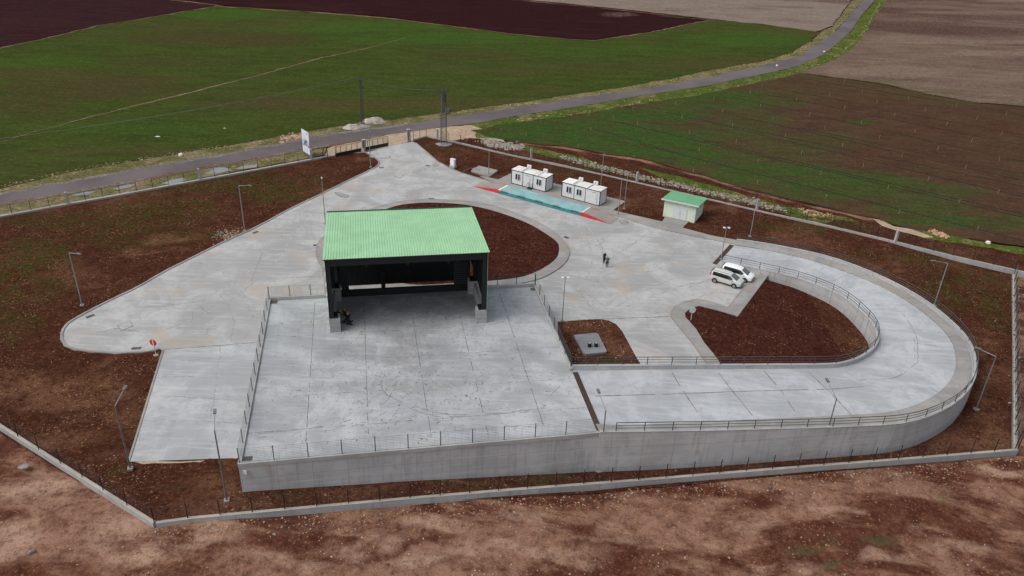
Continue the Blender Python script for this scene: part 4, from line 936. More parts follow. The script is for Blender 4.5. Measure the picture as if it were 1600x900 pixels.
# ------------------------------------------------------------------ cabins
def cabin(fl, fr_, label, layout, rz_fix):
    a, b = G(*fl, .2), G(*fr_, .2); d = b-a; W_ = 7.0; rz = math.atan2(d.y, d.x); W_ = d.length; dep = 2.4; H = 2.55
    root = thing('site_cabin', label, 'cabin', a, rz, 'white site cabins behind the weighbridge')
    q = MB(); q.box((W_/2, dep/2, H/2+.05), (W_-.04, dep-.04, H-.1)); q.build('body', M_['white'], root)
    q = MB(); q.box((W_/2, dep/2, H+.03), (W_+.02, dep+.02, .08)); rf = q.build('roof', M_['whiteroof'], root)
    q = MB()
    for x in (W_*.33, W_*.66): q.box((x, dep/2, H+.085), (.05, dep, .03))
    q.build('roof_seam', M_['galv'], rf)
    q = MB()
    for x in (.04, W_-.04):
        for y in (.04, dep-.04): q.box((x, y, H/2), (.12, .12, H))
    for z in (.06, H-.03):
        for y in (-.005, dep+.005): q.box((W_/2, y, z), (W_, .06, .1))
        for x in (-.005, W_+.005): q.box((x, dep/2, z), (.06, dep, .1))
    for x in layout['bars']: q.box((x*W_, -.01, H/2), (.06, .05, H))
    q.build('frame', M_['frame'], root)
    for x in layout['win']:
        x *= W_; q = MB()
        q.box((x, -.03, 1.5), (1.06, .05, 1.16)); fr2 = q.build('window', M_['white'], root)
        for s in (-.25, .25):
            q = MB(); q.box((x+s, -.06, 1.5), (.36, .03, .98)); q.build('pane', M_['glass'], fr2)
    x = layout['door']*W_
    q = MB(); q.box((x, -.03, 1.12), (.86, .05, 2.0)); dr = q.build('door', M_['white'], root)
    q = MB(); q.box((x+.32, -.075, 1.1), (.12, .04, .04)); q.box((x, -.05, 2.15), (.9, .04, .03)); q.build('handle', M_['frame'], dr)
    for x in layout['ac']:
        q = MB(); q.box((x*W_, dep-.25, H+.42), (.78, .32, .6)); ac = q.build('air_conditioner', M_['white'], root)
        q = MB(); q.bar((x*W_, dep-.42, H+.42), (x*W_, dep-.40, H+.42), .13, 12); q.box((x*W_, dep-.28, H+.09), (.7, .08, .06)); q.build('fan', M_['galv'], ac)
        q = MB(); q.bar((x*W_-.3, dep-.4, H+.11), (x*W_-.3, .05, H+.11), .04, 6); q.build('pipe', M_['galvd'], root)
    return root
cabin((798.5, 286.2), (852.3, 300.2), 'left white cabin with a door between two windows and steps, beside the weighbridge', dict(bars=(.335, .63), win=(.19, .80), door=.48, ac=(.33, .80)), 0)
cabin((877, 306.2), (936.3, 322.2), 'right white cabin with two windows side by side and a door near its corner', dict(bars=(.33, .62), win=(.19, .46), door=.86, ac=(.33, .72)), 0)
# steps of the left cabin
a, b = G(798.5, 286.2, .2), G(852.3, 300.2, .2); rz = math.atan2((b-a).y, (b-a).x); p = a.lerp(b, .575)
st = thing('metal_steps', 'small dark metal steps with a handrail at the door of the left cabin', 'steps', p+Vector((math.sin(rz)*.5, -math.cos(rz)*.5, 0)), rz)
q = MB(); q.box((0, 0, .1), (.8, .35, .04)); q.box((0, .25, .22), (.8, .35, .04)); q.build('tread', M_['frame'], st)
q = MB()
for x in (-.4, .4): q.bar((x, -.2, 0), (x, -.2, .9), .025); q.bar((x, -.2, .9), (x, .3, 1.0), .025); q.bar((x, .3, 0), (x, .3, 1.0), .025)
q.build('handrail', M_['frame'], st)

# ------------------------------------------------------------------ weighbridge
def weighbridge():
    a = G(779.5, 302.5, .05); b = G(907, 337.5, .05); d = b-a; L = d.length; rz = math.atan2(d.y, d.x); Wd = 3.0; H = .62
    root = thing('weighbridge', 'long truck weighbridge with a worn cyan deck and red sided concrete end ramps', 'weighbridge', a, rz)
    q = MB(); q.box((L/2, Wd/2, H-.03), (L, Wd, .06)); q.build('deck', M_['cyan'], root)
    q = MB(); q.box((L/2, .07, H/2), (L-.1, .14, H-.1)); q.box((L/2, Wd-.07, H/2), (L-.1, .14, H-.1)); q.box((L/2, Wd/2, .2), (L-.2, 1.2, .3)); q.build('side_beam', M_['teal'], root)
    q = MB()
    for i in range(5):
        x = L*(.07+.215*i); q.box((x, .0, H-.14), (1.5, .05, .1)); q.box((x-.6, -.01, H-.2), (.12, .05, .2)); q.box((x+.6, -.01, H-.2), (.12, .05, .2))
        for k in range(6): q.box((x-.55+k*.22, .06, H+.012), (.1, .16, .03))
    q.build('load_cell_housing', M_['frame'], root)
    for s in (0, 1):
        ox = L if s else 0; sg = 1 if s else -1; RL = 5.6
        q = MB(); q.add([(ox, .06, 0), (ox, Wd-.06, 0), (ox, .06, H), (ox, Wd-.06, H), (ox+sg*RL, .06, 0), (ox+sg*RL, Wd-.06, 0), (ox+sg*.9, .06, H), (ox+sg*.9, Wd-.06, H)], [(0,1,3,2),(2,3,7,6),(6,7,5,4),(0,2,6,4),(1,5,7,3),(0,4,5,1)])
        rp = q.build('end_ramp', M_['pad'], root)
        for y, mt in ((0.0, 'red'), (Wd-.06, 'red')):
            q = MB(); q.add([(ox, y, 0), (ox, y+.06, 0), (ox, y, H+.04), (ox, y+.06, H+.04), (ox+sg*RL, y, 0), (ox+sg*RL, y+.06, 0), (ox+sg*.9, y, H+.04), (ox+sg*.9, y+.06, H+.04)], [(0,1,3,2),(2,3,7,6),(6,7,5,4),(0,2,6,4),(1,5,7,3),(0,4,5,1)]); q.build('red_cheek', M_[mt], rp)
        q = MB(); q.box((ox+sg*.12, Wd/2, H+.008), (.3, Wd-.1, .016)); q.build('white_line', M_['whiteroof'], rp)
    q = MB(); n = 9
    for i in range(n):
        x = -1+(L+2)*i/(n-1); q.bar((x, Wd+.35, 0), (x, Wd+.35, .35), .03)
    for i in range(0, n-1, 1):
        if i % 3 != 2: x = -1+(L+2)*i/(n-1); q.bar((x, Wd+.35, .33), (x+(L+2)/(n-1), Wd+.35, .33), .035)
    q.build('red_guide_rail', M_['redpale'], root)
weighbridge()

# ------------------------------------------------------------------ small structures
def slab_box(px, z1, name, label, cat, mat):
    q = MB(); q.prism(pl(px, z1), -.1, z1); o = q.build(name, M_[mat]); tag(o, label, cat); return o
slab_box([(736, 266.5), (748, 258.5), (778, 266), (765, 275.5)], .35, 'concrete_slab', 'pale flat concrete slab with a hatch in the soil near the left cabin', 'concrete slab', 'kerb')
p = G(744, 264.5, .36); q = MB(); q.box((0, 0, .03), (1.4, 1.0, .06), rz=-.6); o = q.build('hatch', M_['mortar']); o.location = p; tag(o, 'dark square hatch lid on the pale slab near the left cabin', 'hatch')
bx = thing('electric_cabinet', 'small white electric cabinet on a concrete foot by the entrance lane', 'cabinet', G(707.8, 262, .03), -.55)
q = MB(); q.box((0, 0, .22), (1.1, .8, .44)); q.build('base', M_['cap'], bx); q = MB(); q.box((0, 0, 1.05), (.95, .5, 1.2)); q.box((0, 0, 1.68), (1.02, .58, .06)); q.build('body', M_['white'], bx)
q = MB(); q.box((0, -.26, 1.05), (.8, .03, 1.05)); q.build('door', M_['paintw'], bx)
# billboard
def billboard():
    a, b = G(474.3, 243.5, .0), G(485.3, 249, .0); d = b-a; d.z = 0; W_ = 3.1; rz = R(-52)
    c = G(480, 245.5, 0); root = thing('billboard', 'tall white information board on posts with a dark picture band, by the road', 'billboard', c, rz)
    for x in (-W_/2+.3, W_/2-.3):
        q = MB(); q.bar((x, .1, -.1), (x, .1, 4.9), .08); q.bar((x, .1, 2.6), (x, 1.5, 0), .05); q.build('leg', M_['galvd'], root)
    q = MB(); q.box((0, 0, 2.95), (W_, .08, 4.3)); bd = q.build('board', M_['bill'], root)
    q = MB(); q.box((0, -.05, 2.75), (W_, .02, 1.25)); pic = q.build('picture_band', M_['picband'], bd)
    q = MB()
    for i in range(4): q.box((-.2+.1*i, -.05, 4.05-i*.17), (1.5-.2*i, .02, .05))
    for i in range(5): q.box((-.1, -.05, 1.85-i*.2), (1.9-.25*(i % 3), .02, .045))
    q.build('text_lines', M_['billtext'], bd)
    q = MB(); q.bar((.75, -.045, 4.68), (.75, -.06, 4.68), .17, 12); q.build('emblem', M_['frame'], bd)
mm_ = NT('billboard_picture', .5, .3); M_['picband'] = mm_.col(mm_.mix(mm_.ramp(mm_.noise(1.2, 4, .6), .42, .58), (.07, .09, .12), (.42, .5, .58)))
M_['billtext'] = flat('faded_print', (.38, .42, .52), .6)
billboard()
# gate
def gate():
    A = G(514.5, 248, 0); B = G(608.5, 228.5, 0); d = B-A; L = d.length; rz = math.atan2(d.y, d.x)
    s0 = (G(524.5, 244.8)-A).length
    root = thing('sliding_gate', 'long dark green sliding gate standing open with a solid black lower band', 'gate', G(524.5, 245.3, 0), rz); L -= s0
    q = MB(); q.box((L/2, 0, .38), (L, .1, .6)); q.build('lower_panel', M_['darkgreen'] if False else M_['black'], root)
    q = MB()
    for z in (1.95, .7): q.box((L/2, 0, z), (L, .06, .06))
    n = 10
    for i in range(n+1): q.box((L*i/n, 0, 1.2), (.07, .07, 1.55))
    q.build('gate_frame', M_['darkgreen'], root)
    q = MB(); k = int(L/.16)
    for i in range(k): q.box((L*(i+.5)/k, 0, 1.3), (.012, .012, 1.2))
    q.build('bars', M_['wire'], root)
    for i in (0.9, 8.5, 15): 
        q = MB(); q.bar((i, -.04, .08), (i, .04, .08), .09, 10); q.build('roller', M_['galv'], root)
gate()
def pillar(px, py, h, label):
    root = thing('gate_pillar', label, 'gate pillar', G(px, py), .28)
    q = MB(); q.box((0, 0, h/2), (.55, .45, h)); q.build('pillar', M_['lowwall'], root)
    q = MB(); q.box((.3, -.04, h/2), (.1, .5, h*.98)); q.box((-.1, -.25, h*.55), (.12, .08, h*.8)); q.build('guide_frame', M_['darkgreen'], root)
    q = MB(); q.box((0, 0, h+.04), (.7, .6, .08)); q.build('cap', M_['cap'], root)
pillar(569, 236.5, 2.3, 'concrete gate pillar with green metal guides in the middle of the open gate')
pillar(638.5, 221.5, 2.5, 'concrete gate pillar with green metal guides at the right end of the gateway')
gp = thing('gate_end_frame', 'green metal end frame where the open gate slides to rest', 'gate frame', G(508.5, 248.5), .35)
q = MB()
for x, y in ((-.45, 0), (.45, 0), (-.45, .4), (.45, .4)): q.box((x, y, 1.0), (.07, .07, 2.0))
q.box((0, 0, .35), (.9, .05, .06)); q.box((0, .2, .08), (1.0, .6, .14)); q.build('frame', M_['darkgreen'], gp)
p = G(567, 236.8); q = MB(); q.box((0, 0, .35), (.5, .35, .7)); o = q.build('gate_motor', M_['whiteroof']); o.location = p; tag(o, 'small pale gate motor box at the foot of the middle gate pillar', 'gate motor')

# signs
def roundsign(px, py, face_rz, label, red=True, h=1.5, tilt=0, dz=0):
    b = G(px, py, dz); root = thing('road_sign', label, 'road sign', b, face_rz)
    q = MB(); q.bar((0, 0, -.2), (0, 0, h+.45), .035, 8); q.build('post', M_['pole'], root)
    q = MB(); q.bar((0, -.045, h+.2), (0, -.07, h+.2), .42, 28); dsk = q.build('disc', M_['red'] if red else M_['white'], root)
    if red:
        q = MB(); q.box((0, -.078, h+.2), (.11, .012, .78)); q.build('bar', M_['white'], dsk)
    q = MB(); q.bar((0, 0, -.15), (0, 0, .04), .3, 10); q.build('foot', M_['pad'], root)
roundsign(243.8, 555, R(-12), 'round red road sign with a white bar on a post at the left yard edge')
roundsign(1079.3, 501, R(8), 'round pale blank road sign at the tip of the right soil island', False, 1.35, dz=.1)

# lamp posts
GL = 'street lamps with a single arm around the site'
def lamp(base, knee, head, label, zb=0.0, mat='galv'):
    b = G(*base, zb); root = thing('street_lamp', label, 'street lamp', b, 0, GL)
    # height from survey: find h whose projection meets the knee
    best = min((abs((lambda q: 450+FPX*q.dot(DN)/q.dot(FW))(b+D*(h*.02)-Vector((0, 0, CH)))-knee[1]), h*.02) for h in range(200, 480))[1]
    hd = G(*head, zb+best+.25)-b; v = Vector((hd.x, hd.y, 0))
    if v.length > 2.6: v = v.normalized()*2.6
    tip = Vector((v.x, v.y, best+.22)); kn = Vector((0, 0, best))
    q = MB(); q.bar((0, 0, 0), kn, .085, 8, .05); q.build('pole', M_[mat], root)
    q = MB(); q.bar(kn-D*.02, tip, .045, 6, .035); q.build('arm', M_['galv'], root)
    n = v.normalized(); q = MB(); q.box(tip+n*.2+D*.03, (.62, .26, .12), rz=math.atan2(n.y, n.x)); q.build('lamp_head', M_['galvd'], root)
    q = MB(); q.box((0, 0, .02), (.45, .45, .24), rz=.3); q.build('base_block', M_['pad'], root)
lamp((128.5, 477.5), (106, 395), (121, 396), 'street lamp in the soil above the rounded left tip of the yard', 0)
lamp((382.5, 361), (375, 290), (388, 289.5), 'street lamp by a heap of pale stones on the long left kerb')
lamp((203.7, 732.5), (180, 634), (193.5, 608), 'street lamp at the lower left corner of the side pavement', .25, 'galvd')
lamp((354.5, 782.5), (336, 673), (335.5, 645), 'street lamp in the soil left of the front left platform corner', .95, 'galvd')
lamp((936, 737), (945, 641), (936, 613), 'street lamp standing against the long wall where platform and ramp meet', -.5, 'galvd')
lamp((1282.5, 712), (1309, 622.5), (1294, 596), 'street lamp in front of the outer ramp wall, right of the centre', -.5, 'galvd')
lamp((1525, 640), (1557.5, 557), (1531, 545), 'street lamp in the soil right of the ramp curve', -.55, 'galvd')
lamp((1459.5, 477.5), (1478.7, 411), (1461, 407.5), 'street lamp behind the upper outer wall of the ramp', -.1)
def mast(base, top, label, head='ball', zb=0, r=.06):
    b = G(*base, zb)
    best = min((abs((lambda q: 450+FPX*q.dot(DN)/q.dot(FW))(b+D*(h*.02)-Vector((0, 0, CH)))-top[1]), h*.02) for h in range(100, 480))[1]
    root = thing('lamp_mast', label, 'mast', b)
    q = MB(); q.bar((0, 0, 0), (0, 0, best), r*1.25, 8, r*.7); q.build('pole', M_['galv'], root)
    if head == 'ball':
        q = MB(); q.bar((0, 0, best-.02), (0, 0, best+.16), .1, 8, .14); q.bar((0, 0, best+.16), (0, 0, best+.26), .14, 8, .05); q.build('camera_dome', M_['white'], root)
    elif head == 'twin':
        q = MB(); q.bar((-.35, 0, best), (.35, 0, best), .035); q.build('crossbar', M_['galv'], root)
        for x in (-.33, .33): q = MB(); q.box((x, -.05, best+.03), (.3, .34, .12)); q.build('floodlight', M_['white'], root)
    else:
        q = MB(); q.box((.12, 0, best), (.36, .14, .12)); q.build('lamp_head', M_['galv'], root)
    q = MB(); q.box((0, 0, .04), (.4, .4, .2)); q.build('base_block', M_['pad'], root)
mast((508.5, 350), (501.7, 279), 'slim grey mast with a white dome rising behind the left edge of the green roof')
mast((579.2, 261.7), (576.7, 206), 'slim grey mast in the soil tip beside the open gate', 'cap')
mast((763.5, 276), (765, 223.5), 'slim grey mast at the corner of the pale hatch slab', 'cap')
mast((937.8, 300), (943, 241), 'slim grey mast standing behind the right white cabin', 'cap')
mast((965.7, 337), (971.7, 280), 'nearer of the two masts at the end of the cabin pad, by the footpath', 'cap')
mast((975, 326.5), (980, 269), 'farther of the two masts at the end of the cabin pad, in the soil', 'cap')
mast((1171.7, 370), (1181, 312), 'slim grey mast just behind the start of the outer ramp wall', 'cap')
mast((1126.5, 405.5), (1136, 356), 'slim grey mast with twin floodlights beside the drain at the foot of the ramp', 'twin', r=.05)
mast((878.2, 502), (882.3, 434), 'slim dark mast with twin floodlights at the corner of the tank bed', 'twin', r=.05)

# lattice towers, wires
def lattice(b, h, w0, w1, label, arms, rz, box=False, mastless=False):
    root = thing('power_pylon', label, 'pylon', b, rz); q = MB(); n = int(h/.9)
    def c(i, k):
        w_ = w0+(w1-w0)*i/n; s = ((-1,-1),(1,-1),(1,1),(-1,1))[k % 4]; return Vector((s[0]*w_/2, s[1]*w_/2, h*i/n))
    for k in range(4): q.bar(c(0, k), c(n, k), .055, 4)
    for i in range(n):
        for k in range(4): q.bar(c(i, k), c(i+1, k+1), .026, 3); q.bar(c(i, k+1), c(i+1, k), .026, 3); q.bar(c(i+1, k), c(i+1, k+1), .022, 3)
    q.build('lattice_mast', M_['lattice'], root)
    for z, hw, dx in arms:
        q = MB(); q.box((0, -w1/2, z), (2*hw, .09, .11)); q.box((0, w1/2, z), (2*hw, .09, .11)); ar = q.build('crossarm', M_['lattice'], root)
        for x in dx:
            q = MB()
            for e in range(3): q.bar((x, 0, z+.06+e*.1), (x, 0, z+.15+e*.1), .11, 8, .06)
            q.build('insulator', M_['black'], ar)
    if box:
        q = MB(); q.box((.75, 0, h*.63), (.65, .6, .95)); tr = q.build('transformer', M_['galv'], root)
        q = MB(); q.box((1.18, 0, h*.63), (.2, .7, .75))
        for x in (.55, .75, .95): q.bar((x, 0, h*.63+.45), (x, 0, h*.63+.75), .05, 6)
        q.build('cooling_fins', M_['rail'], tr)
        q = MB(); q.box((.6, 0, h*.63-.55), (1.3, .8, .08)); q.build('bracket', M_['lattice'], root)
        q = MB()
        for z, xs in ((h-.9, (.25, .5)), (h-1.3, (.1, .35, .55)), (h-1.8, (0, .3, .5)), (h-2.4, (.1, .35))):
            q.box((.2, 0, z), (1.0, .3, .05))
            for x in xs: q.bar((x, 0, z), (x, 0, z+.25), .08, 8, .05)
        q.build('fuse_gear', M_['black'], root)
    return root
TA = G(567, 196); TB = G(693.5, 226)
lattice(TA, 9.9, .6, .35, 'slim dark lattice pylon between pale gravel heaps on the far side of the road', ((9.7, 1.15, (-1.05, -.5, .5, 1.05)), (7.9, .55, (.5,)), ), .1)
lattice(TB, 10.9, 1.15, .8, 'broad lattice pylon with a transformer box at the corner of the fence', ((10.7, 1.15, (-1.1, -.6, .1, 1.05)),), .3, True)
q = MB(); q.prism([(TB.x+math.cos(t)*1.6*(1+.2*math.sin(3*t)), TB.y-.2+math.sin(t)*1.1) for t in [k*math.pi/6 for k in range(12)]], -.1, .16); o = q.build('pylon_footing', M_['patch']); tag(o, 'rough grey concrete footing under the broad pylon', 'footing')
def cable(a, b, sag, r=.012, n=24):
    P = [Vector(a).lerp(Vector(b), i/n)-D*sag*4*(i/n)*(1-i/n) for i in range(n+1)]; q = MB()
    for p, s in zip(P, P[1:]): q.bar(p, s, r, 3)
    return q
for k, xx in enumerate((-1.05, -.5, .9)):
    o = cable(TA+Vector((xx, 0, 10.1)), TB+Vector((xx*.9, 0, 11.05)), .9).build('power_line', M_['wire']); tag(o, 'thin overhead wire hanging between the two pylons', 'power line', 'overhead wires between the two pylons')
FAR2 = G(-160, 262, 0)
for k, xx in enumerate((-1.05, -.5, .9)):
    o = cable(TA+Vector((xx, 0, 10.1)), G(-60, 224, 7)+Vector((xx, xx, 0)), .9).build('power_line', M_['wire']); tag(o, 'thin overhead wire leaving the slim pylon to the left across the green field', 'power line', 'overhead wires to the left')

# ------------------------------------------------------------------ cars
def car(loc, rz, label, paint, tall=1.70, L=4.45, roofrails=True):
    root = thing('parked_car', label, 'car', loc, rz); hw = .9
    # stations along x: (x, z sill, z belt, z roof, half width low, half width roof)
    S = [(-2.2, .45, .95, 1.0, .72, .60), (-2.17, .32, 1.0, tall-.35, .82, .62), (-2.05, .26, 1.05, tall-.06, .88, .66), (-1.5, .24, 1.06, tall, hw, .70), (-.6, .24, 1.05, tall+.01, hw, .71), (.15, .24, 1.02, tall-.02, hw, .70),
         (.55, .24, 1.01, tall-.12, hw, .67), (1.05, .24, 1.0, 1.34, hw, .68), (1.5, .24, .97, 1.06, .9, .72), (1.9, .25, .88, .95, .87, .66), (2.12, .28, .78, .84, .80, .55), (2.22, .38, .6, .66, .66, .45)]
    ring = []
    for x, zs, zb, zr__, w1, w2 in S:
        cab = zr__-zb
        ring.append([(x, w1*.86, zs), (x, w1, zs+.14), (x, w1+.0, (zs+zb)/2), (x, w1*.985, zb), (x, (w1*.985*.35+w2*1.04*.65), zb+cab*.6), (x, w2*1.02, zb+cab*.9), (x, w2*.8, zr__), (x, w2*.35, zr__+.015), (x, 0, zr__+.02)])
    vs = []; fs = []
    for r in ring:
        full = r + [(p[0], -p[1], p[2]) for p in r[:-1][::-1]]; vs += full
    n = 17
    for i in range(len(ring)-1):
        for k in range(n-1): fs.append((i*n+k, (i+1)*n+k, (i+1)*n+k+1, i*n+k+1))
        fs.append((i*n+n-1, (i+1)*n+n-1, (i+1)*n, i*n))
    fs.append(tuple(range(n))); fs.append(tuple((len(ring)-1)*n+k for k in range(n-1, -1, -1)))
    q = MB(); q.add(vs, fs); bd = q.build('body', M_[paint], root, smooth=True)
    md = bd.modifiers.new('sub', 'SUBSURF'); md.levels = md.render_levels = 1
    # windows, a little proud of the body
    def sp(i, k, s, o=.018):
        # point on station i(float), ring idx k(float)
        i0 = int(i); fi = i-i0; k0 = int(k); fk = k-k0; i1 = min(len(ring)-1, i0+1); k1 = min(8, k0+1)
        A = Vector(ring[i0][k0]).lerp(Vector(ring[i0][k1]), fk); B = Vector(ring[i1][k0]).lerp(Vector(ring[i1][k1]), fk); p = A.lerp(B, fi)
        return Vector((p.x, (p.y+o)*s, p.z))
    for s in (1, -1):
        q = MB(); v = []
        st = [2.35, 3, 4, 5, 6, 6.8]; 
        for i in st:
            top = 4.95 if i < 6.5 else 4.3
            v += [sp(i, 3.12, s), sp(i, 4.0, s, .022), sp(i, top, s)]
        f = [(a*3+b, (a+1)*3+b, (a+1)*3+b+1, a*3+b+1) for a in range(len(st)-1) for b in (0, 1)]
        q.add(v, f); q.build('side_window', M_['carglass'], root)
        for x in (-1.42, 1.32):
            w_ = MB(); w_.bar((x, s*.70, .32), (x, s*.905, .32), .325, 20); wh = w_.build('wheel', M_['tyre'], root)
            w_ = MB(); w_.bar((x, s*.90, .32), (x, s*.925, .32), .205, 12)
            w_.build('rim', M_['rim'], wh)
            a_ = MB(); a_.bar((x, s*.60, .36), (x, s*.902, .36), .39, 20); a_.build('wheel_arch', M_['black'], root)
        q = MB(); q.box((1.98, s*.68, .80), (.3, .22, .14), rz=-s*.5); q.build('headlight', M_['lamp'], root)
        q = MB(); q.box((-2.17, s*.74, 1.12), (.1, .14, .5)); q.build('tail_light', M_['tail'], root)
        q = MB(); q.box((.95, s*1.0, 1.08), (.14, .2, .14)); q.build('mirror', M_[paint], root)
        if roofrails:
            q = MB(); q.bar((-1.8, s*.62, tall+.03), (.3, s*.62, tall+.03), .022); q.build('roof_rail', M_['galvd'], root)
    q = MB(); v = []
    for i, o in ((6.1, .02), (7, .02), (8.0, .02)):
        for y in (-.9, -.5, 0, .5, .9):
            i0 = int(i); fi = i-i0; a = ring[i0]; b = ring[min(i0+1, 11)]; zt = a[8][2]+(b[8][2]-a[8][2])*fi; x = a[0][0]+(b[0][0]-a[0][0])*fi; w2 = (S[i0][5]+(S[min(i0+1, 11)][5]-S[i0][5])*fi)*1.0
            v.append((x+.02, y*w2, zt+.035-.05*y*y))
    q.add(v, [(r*5+c, (r+1)*5+c, (r+1)*5+c+1, r*5+c+1) for r in (0, 1) for c in range(4)]); q.build('windscreen', M_['shield'], root)
    q = MB(); q.box((-2.16, 0, 1.38), (.06, 1.1, .42)); q.build('rear_window', M_['carglass'], root)
    q = MB(); q.box((2.19, 0, .55), (.08, .9, .16)); q.build('grille', M_['black'], root)
    q = MB(); q.box((2.2, 0, .40), (.06, .5, .11)); q.build('number_plate', M_['white'], root)
    return root
w1, w2 = G(1117.6, 441.8, .05), G(1146, 450.2, .05); d = w2-w1; rz = math.atan2(d.y, d.x); nrm = Vector((-d.y, d.x, 0)).normalized()
c1 = (w1+w2)/2+nrm*.82+Vector((0, 0, 0)); car(c1, rz, 'silver people carrier parked nearest the open yard', 'paints')
f2 = G(1163.3, 441.6, .05); rz2 = rz+.02; d2 = Vector((math.cos(rz2), math.sin(rz2), 0)); n2 = Vector((-d2.y, d2.x, 0))
car(f2-d2*1.32+n2*.82, rz2, 'white compact van parked closest to the ramp wall', 'paintw', 1.74, roofrails=False)

# ------------------------------------------------------------------ people
def skin_mesh(name, nodes, edges, mat, parent, root=0, sub=1):
    me = bpy.data.meshes.new(name); me.from_pydata([n[:3] for n in nodes], edges, [])
    o = bpy.data.objects.new(name, me); COL.objects.link(o)
    o.modifiers.new('skin', 'SKIN'); me.skin_vertices.new() if not me.skin_vertices else None
    sv = me.skin_vertices[0].data
    for i, n in enumerate(nodes):
        r = n[3]; sv[i].radius = (r, r) if not isinstance(r, tuple) else r
        sv[i].use_root = (i == root)
    s = o.modifiers.new('sub', 'SUBSURF'); s.levels = s.render_levels = sub
    bpy.context.view_layer.update()
    dg = bpy.context.evaluated_depsgraph_get(); me2 = bpy.data.meshes.new_from_object(o.evaluated_get(dg)); me2.name = name
    bpy.data.objects.remove(o); me2.polygons.foreach_set('use_smooth', [True]*len(me2.polygons)); me2.materials.clear()
    return obj(name, me2, M_[mat] if isinstance(mat, str) else mat, parent)
M_['skin'] = flat('skin', (.42, .25, .18), .6); M_['hair'] = flat('hair', (.012, .01, .009), .6)
M_['blackcloth'] = flat('black_cloth', (.014, .013, .016), .9); M_['greycloth'] = flat('blue_grey_jacket', (.10, .12, .145), .9)
M_['darkcloth'] = flat('dark_trousers', (.012, .015, .02), .9); M_['vest1'] = flat('yellow_vest', (.42, .33, .04), .8); M_['vest2'] = flat('orange_vest', (.55, .26, .02), .8)
M_['shoe'] = flat('black_shoes', (.01, .01, .01), .6)
def person(loc, rz, J, label, top, trous, sleeves=True, vest=None):
    """J: joint dict in metres, local: +y is the way the person faces"""
    root = thing('person', label, 'person', loc, rz)
    nd = []; ed = []; ix = {}
    def N(k, p, r): ix[k] = len(nd); nd.append((*p, r)); return ix[k]
    def E(a, b): ed.append((ix[a], ix[b]))
    V = lambda k: Vector(J[k])
    N('pelvis', V('pelvis'), .13); N('waist', V('pelvis').lerp(V('chest'), .45), .12); N('chest', V('chest'), .15); N('neck', V('neck'), .055)
    hd = V('head'); N('headb', hd-(hd-V('neck')).normalized()*.04, .075); N('head', hd+(hd-V('neck')).normalized()*.06, .09)
    for a, b in (('pelvis', 'waist'), ('waist', 'chest'), ('chest', 'neck'), ('neck', 'headb'), ('headb', 'head')): E(a, b)
    for s in ('L', 'R'):
        N('sh'+s, V('sh'+s), .065); N('el'+s, V('el'+s), .045); N('wr'+s, V('wr'+s), .03)
        E('chest', 'sh'+s); E('sh'+s, 'el'+s); E('el'+s, 'wr'+s)
        w_ = V('wr'+s); f = (w_-V('el'+s)).normalized(); sx = f.cross(Vector((0, 0, 1))); sx = sx.normalized() if sx.length > .1 else Vector((1, 0, 0)); dn = sx.cross(f)
        N('pa'+s, w_+f*.07, (.042, .022)); E('wr'+s, 'pa'+s)
        for k in range(4):
            o_ = (k-1.5)*.02; l = (.065, .075, .07, .055)[k]
            N('f%d%s' % (k, s), w_+f*(.11)+sx*o_, .009); N('g%d%s' % (k, s), w_+f*(.11+l*.6)+sx*o_-dn*.015, .0085); N('h%d%s' % (k, s), w_+f*(.11+l*.8)+sx*o_-dn*.035, .0075)
            E('pa'+s, 'f%d%s' % (k, s)); E('f%d%s' % (k, s), 'g%d%s' % (k, s)); E('g%d%s' % (k, s), 'h%d%s' % (k, s))
        N('t0'+s, w_+f*.05+sx*.045-dn*.01, .0105); N('t1'+s, w_+f*.09+sx*.055-dn*.025, .009); E('pa'+s, 't0'+s); E('t0'+s, 't1'+s)
        N('hp'+s, V('hp'+s), .095); N('kn'+s, V('kn'+s), .06); N('an'+s, V('an'+s), .042); N('to'+s, V('to'+s), .04)
        E('pelvis', 'hp'+s); E('hp'+s, 'kn'+s); E('kn'+s, 'an'+s); E('an'+s, 'to'+s)
    skin_mesh('body', nd, ed, 'skin', root)
    def sub(keys, pairs, name, mat, grow=.02, over={}):
        idx = {k: i for i, k in enumerate(keys)}
        nn = []
        for k in keys:
            b = nd[ix[k]]; r = b[3] if not isinstance(b[3], tuple) else max(b[3]); nn.append((b[0], b[1], b[2], over.get(k, r+grow)))
        skin_mesh(name, nn, [(idx[a], idx[b]) for a, b in pairs], mat, root)
    sub(['pelvis', 'hpL', 'knL', 'anL', 'hpR', 'knR', 'anR'], [('pelvis', 'hpL'), ('hpL', 'knL'), ('knL', 'anL'), ('pelvis', 'hpR'), ('hpR', 'knR'), ('knR', 'anR')], 'trousers', trous, .022)
    sub(['pelvis', 'waist', 'chest', 'neck', 'shL', 'elL', 'wrL', 'shR', 'elR', 'wrR'], [('pelvis', 'waist'), ('waist', 'chest'), ('chest', 'neck'), ('chest', 'shL'), ('shL', 'elL'), ('elL', 'wrL'), ('chest', 'shR'), ('shR', 'elR'), ('elR', 'wrR')], 'jacket', top, .028, {'neck': .06, 'wrL': .045, 'wrR': .045})
    if vest: sub(['pelvis', 'waist', 'chest', 'shL', 'shR'], [('pelvis', 'waist'), ('waist', 'chest'), ('chest', 'shL'), ('chest', 'shR')], 'vest', vest, .045)
    for s in ('L', 'R'):
        a = V('an'+s); t = V('to'+s); skin_mesh('shoe', [(a.x, a.y, a.z-.02, .052), (t.x, t.y, t.z, .047)], [(0, 1)], 'shoe', root)
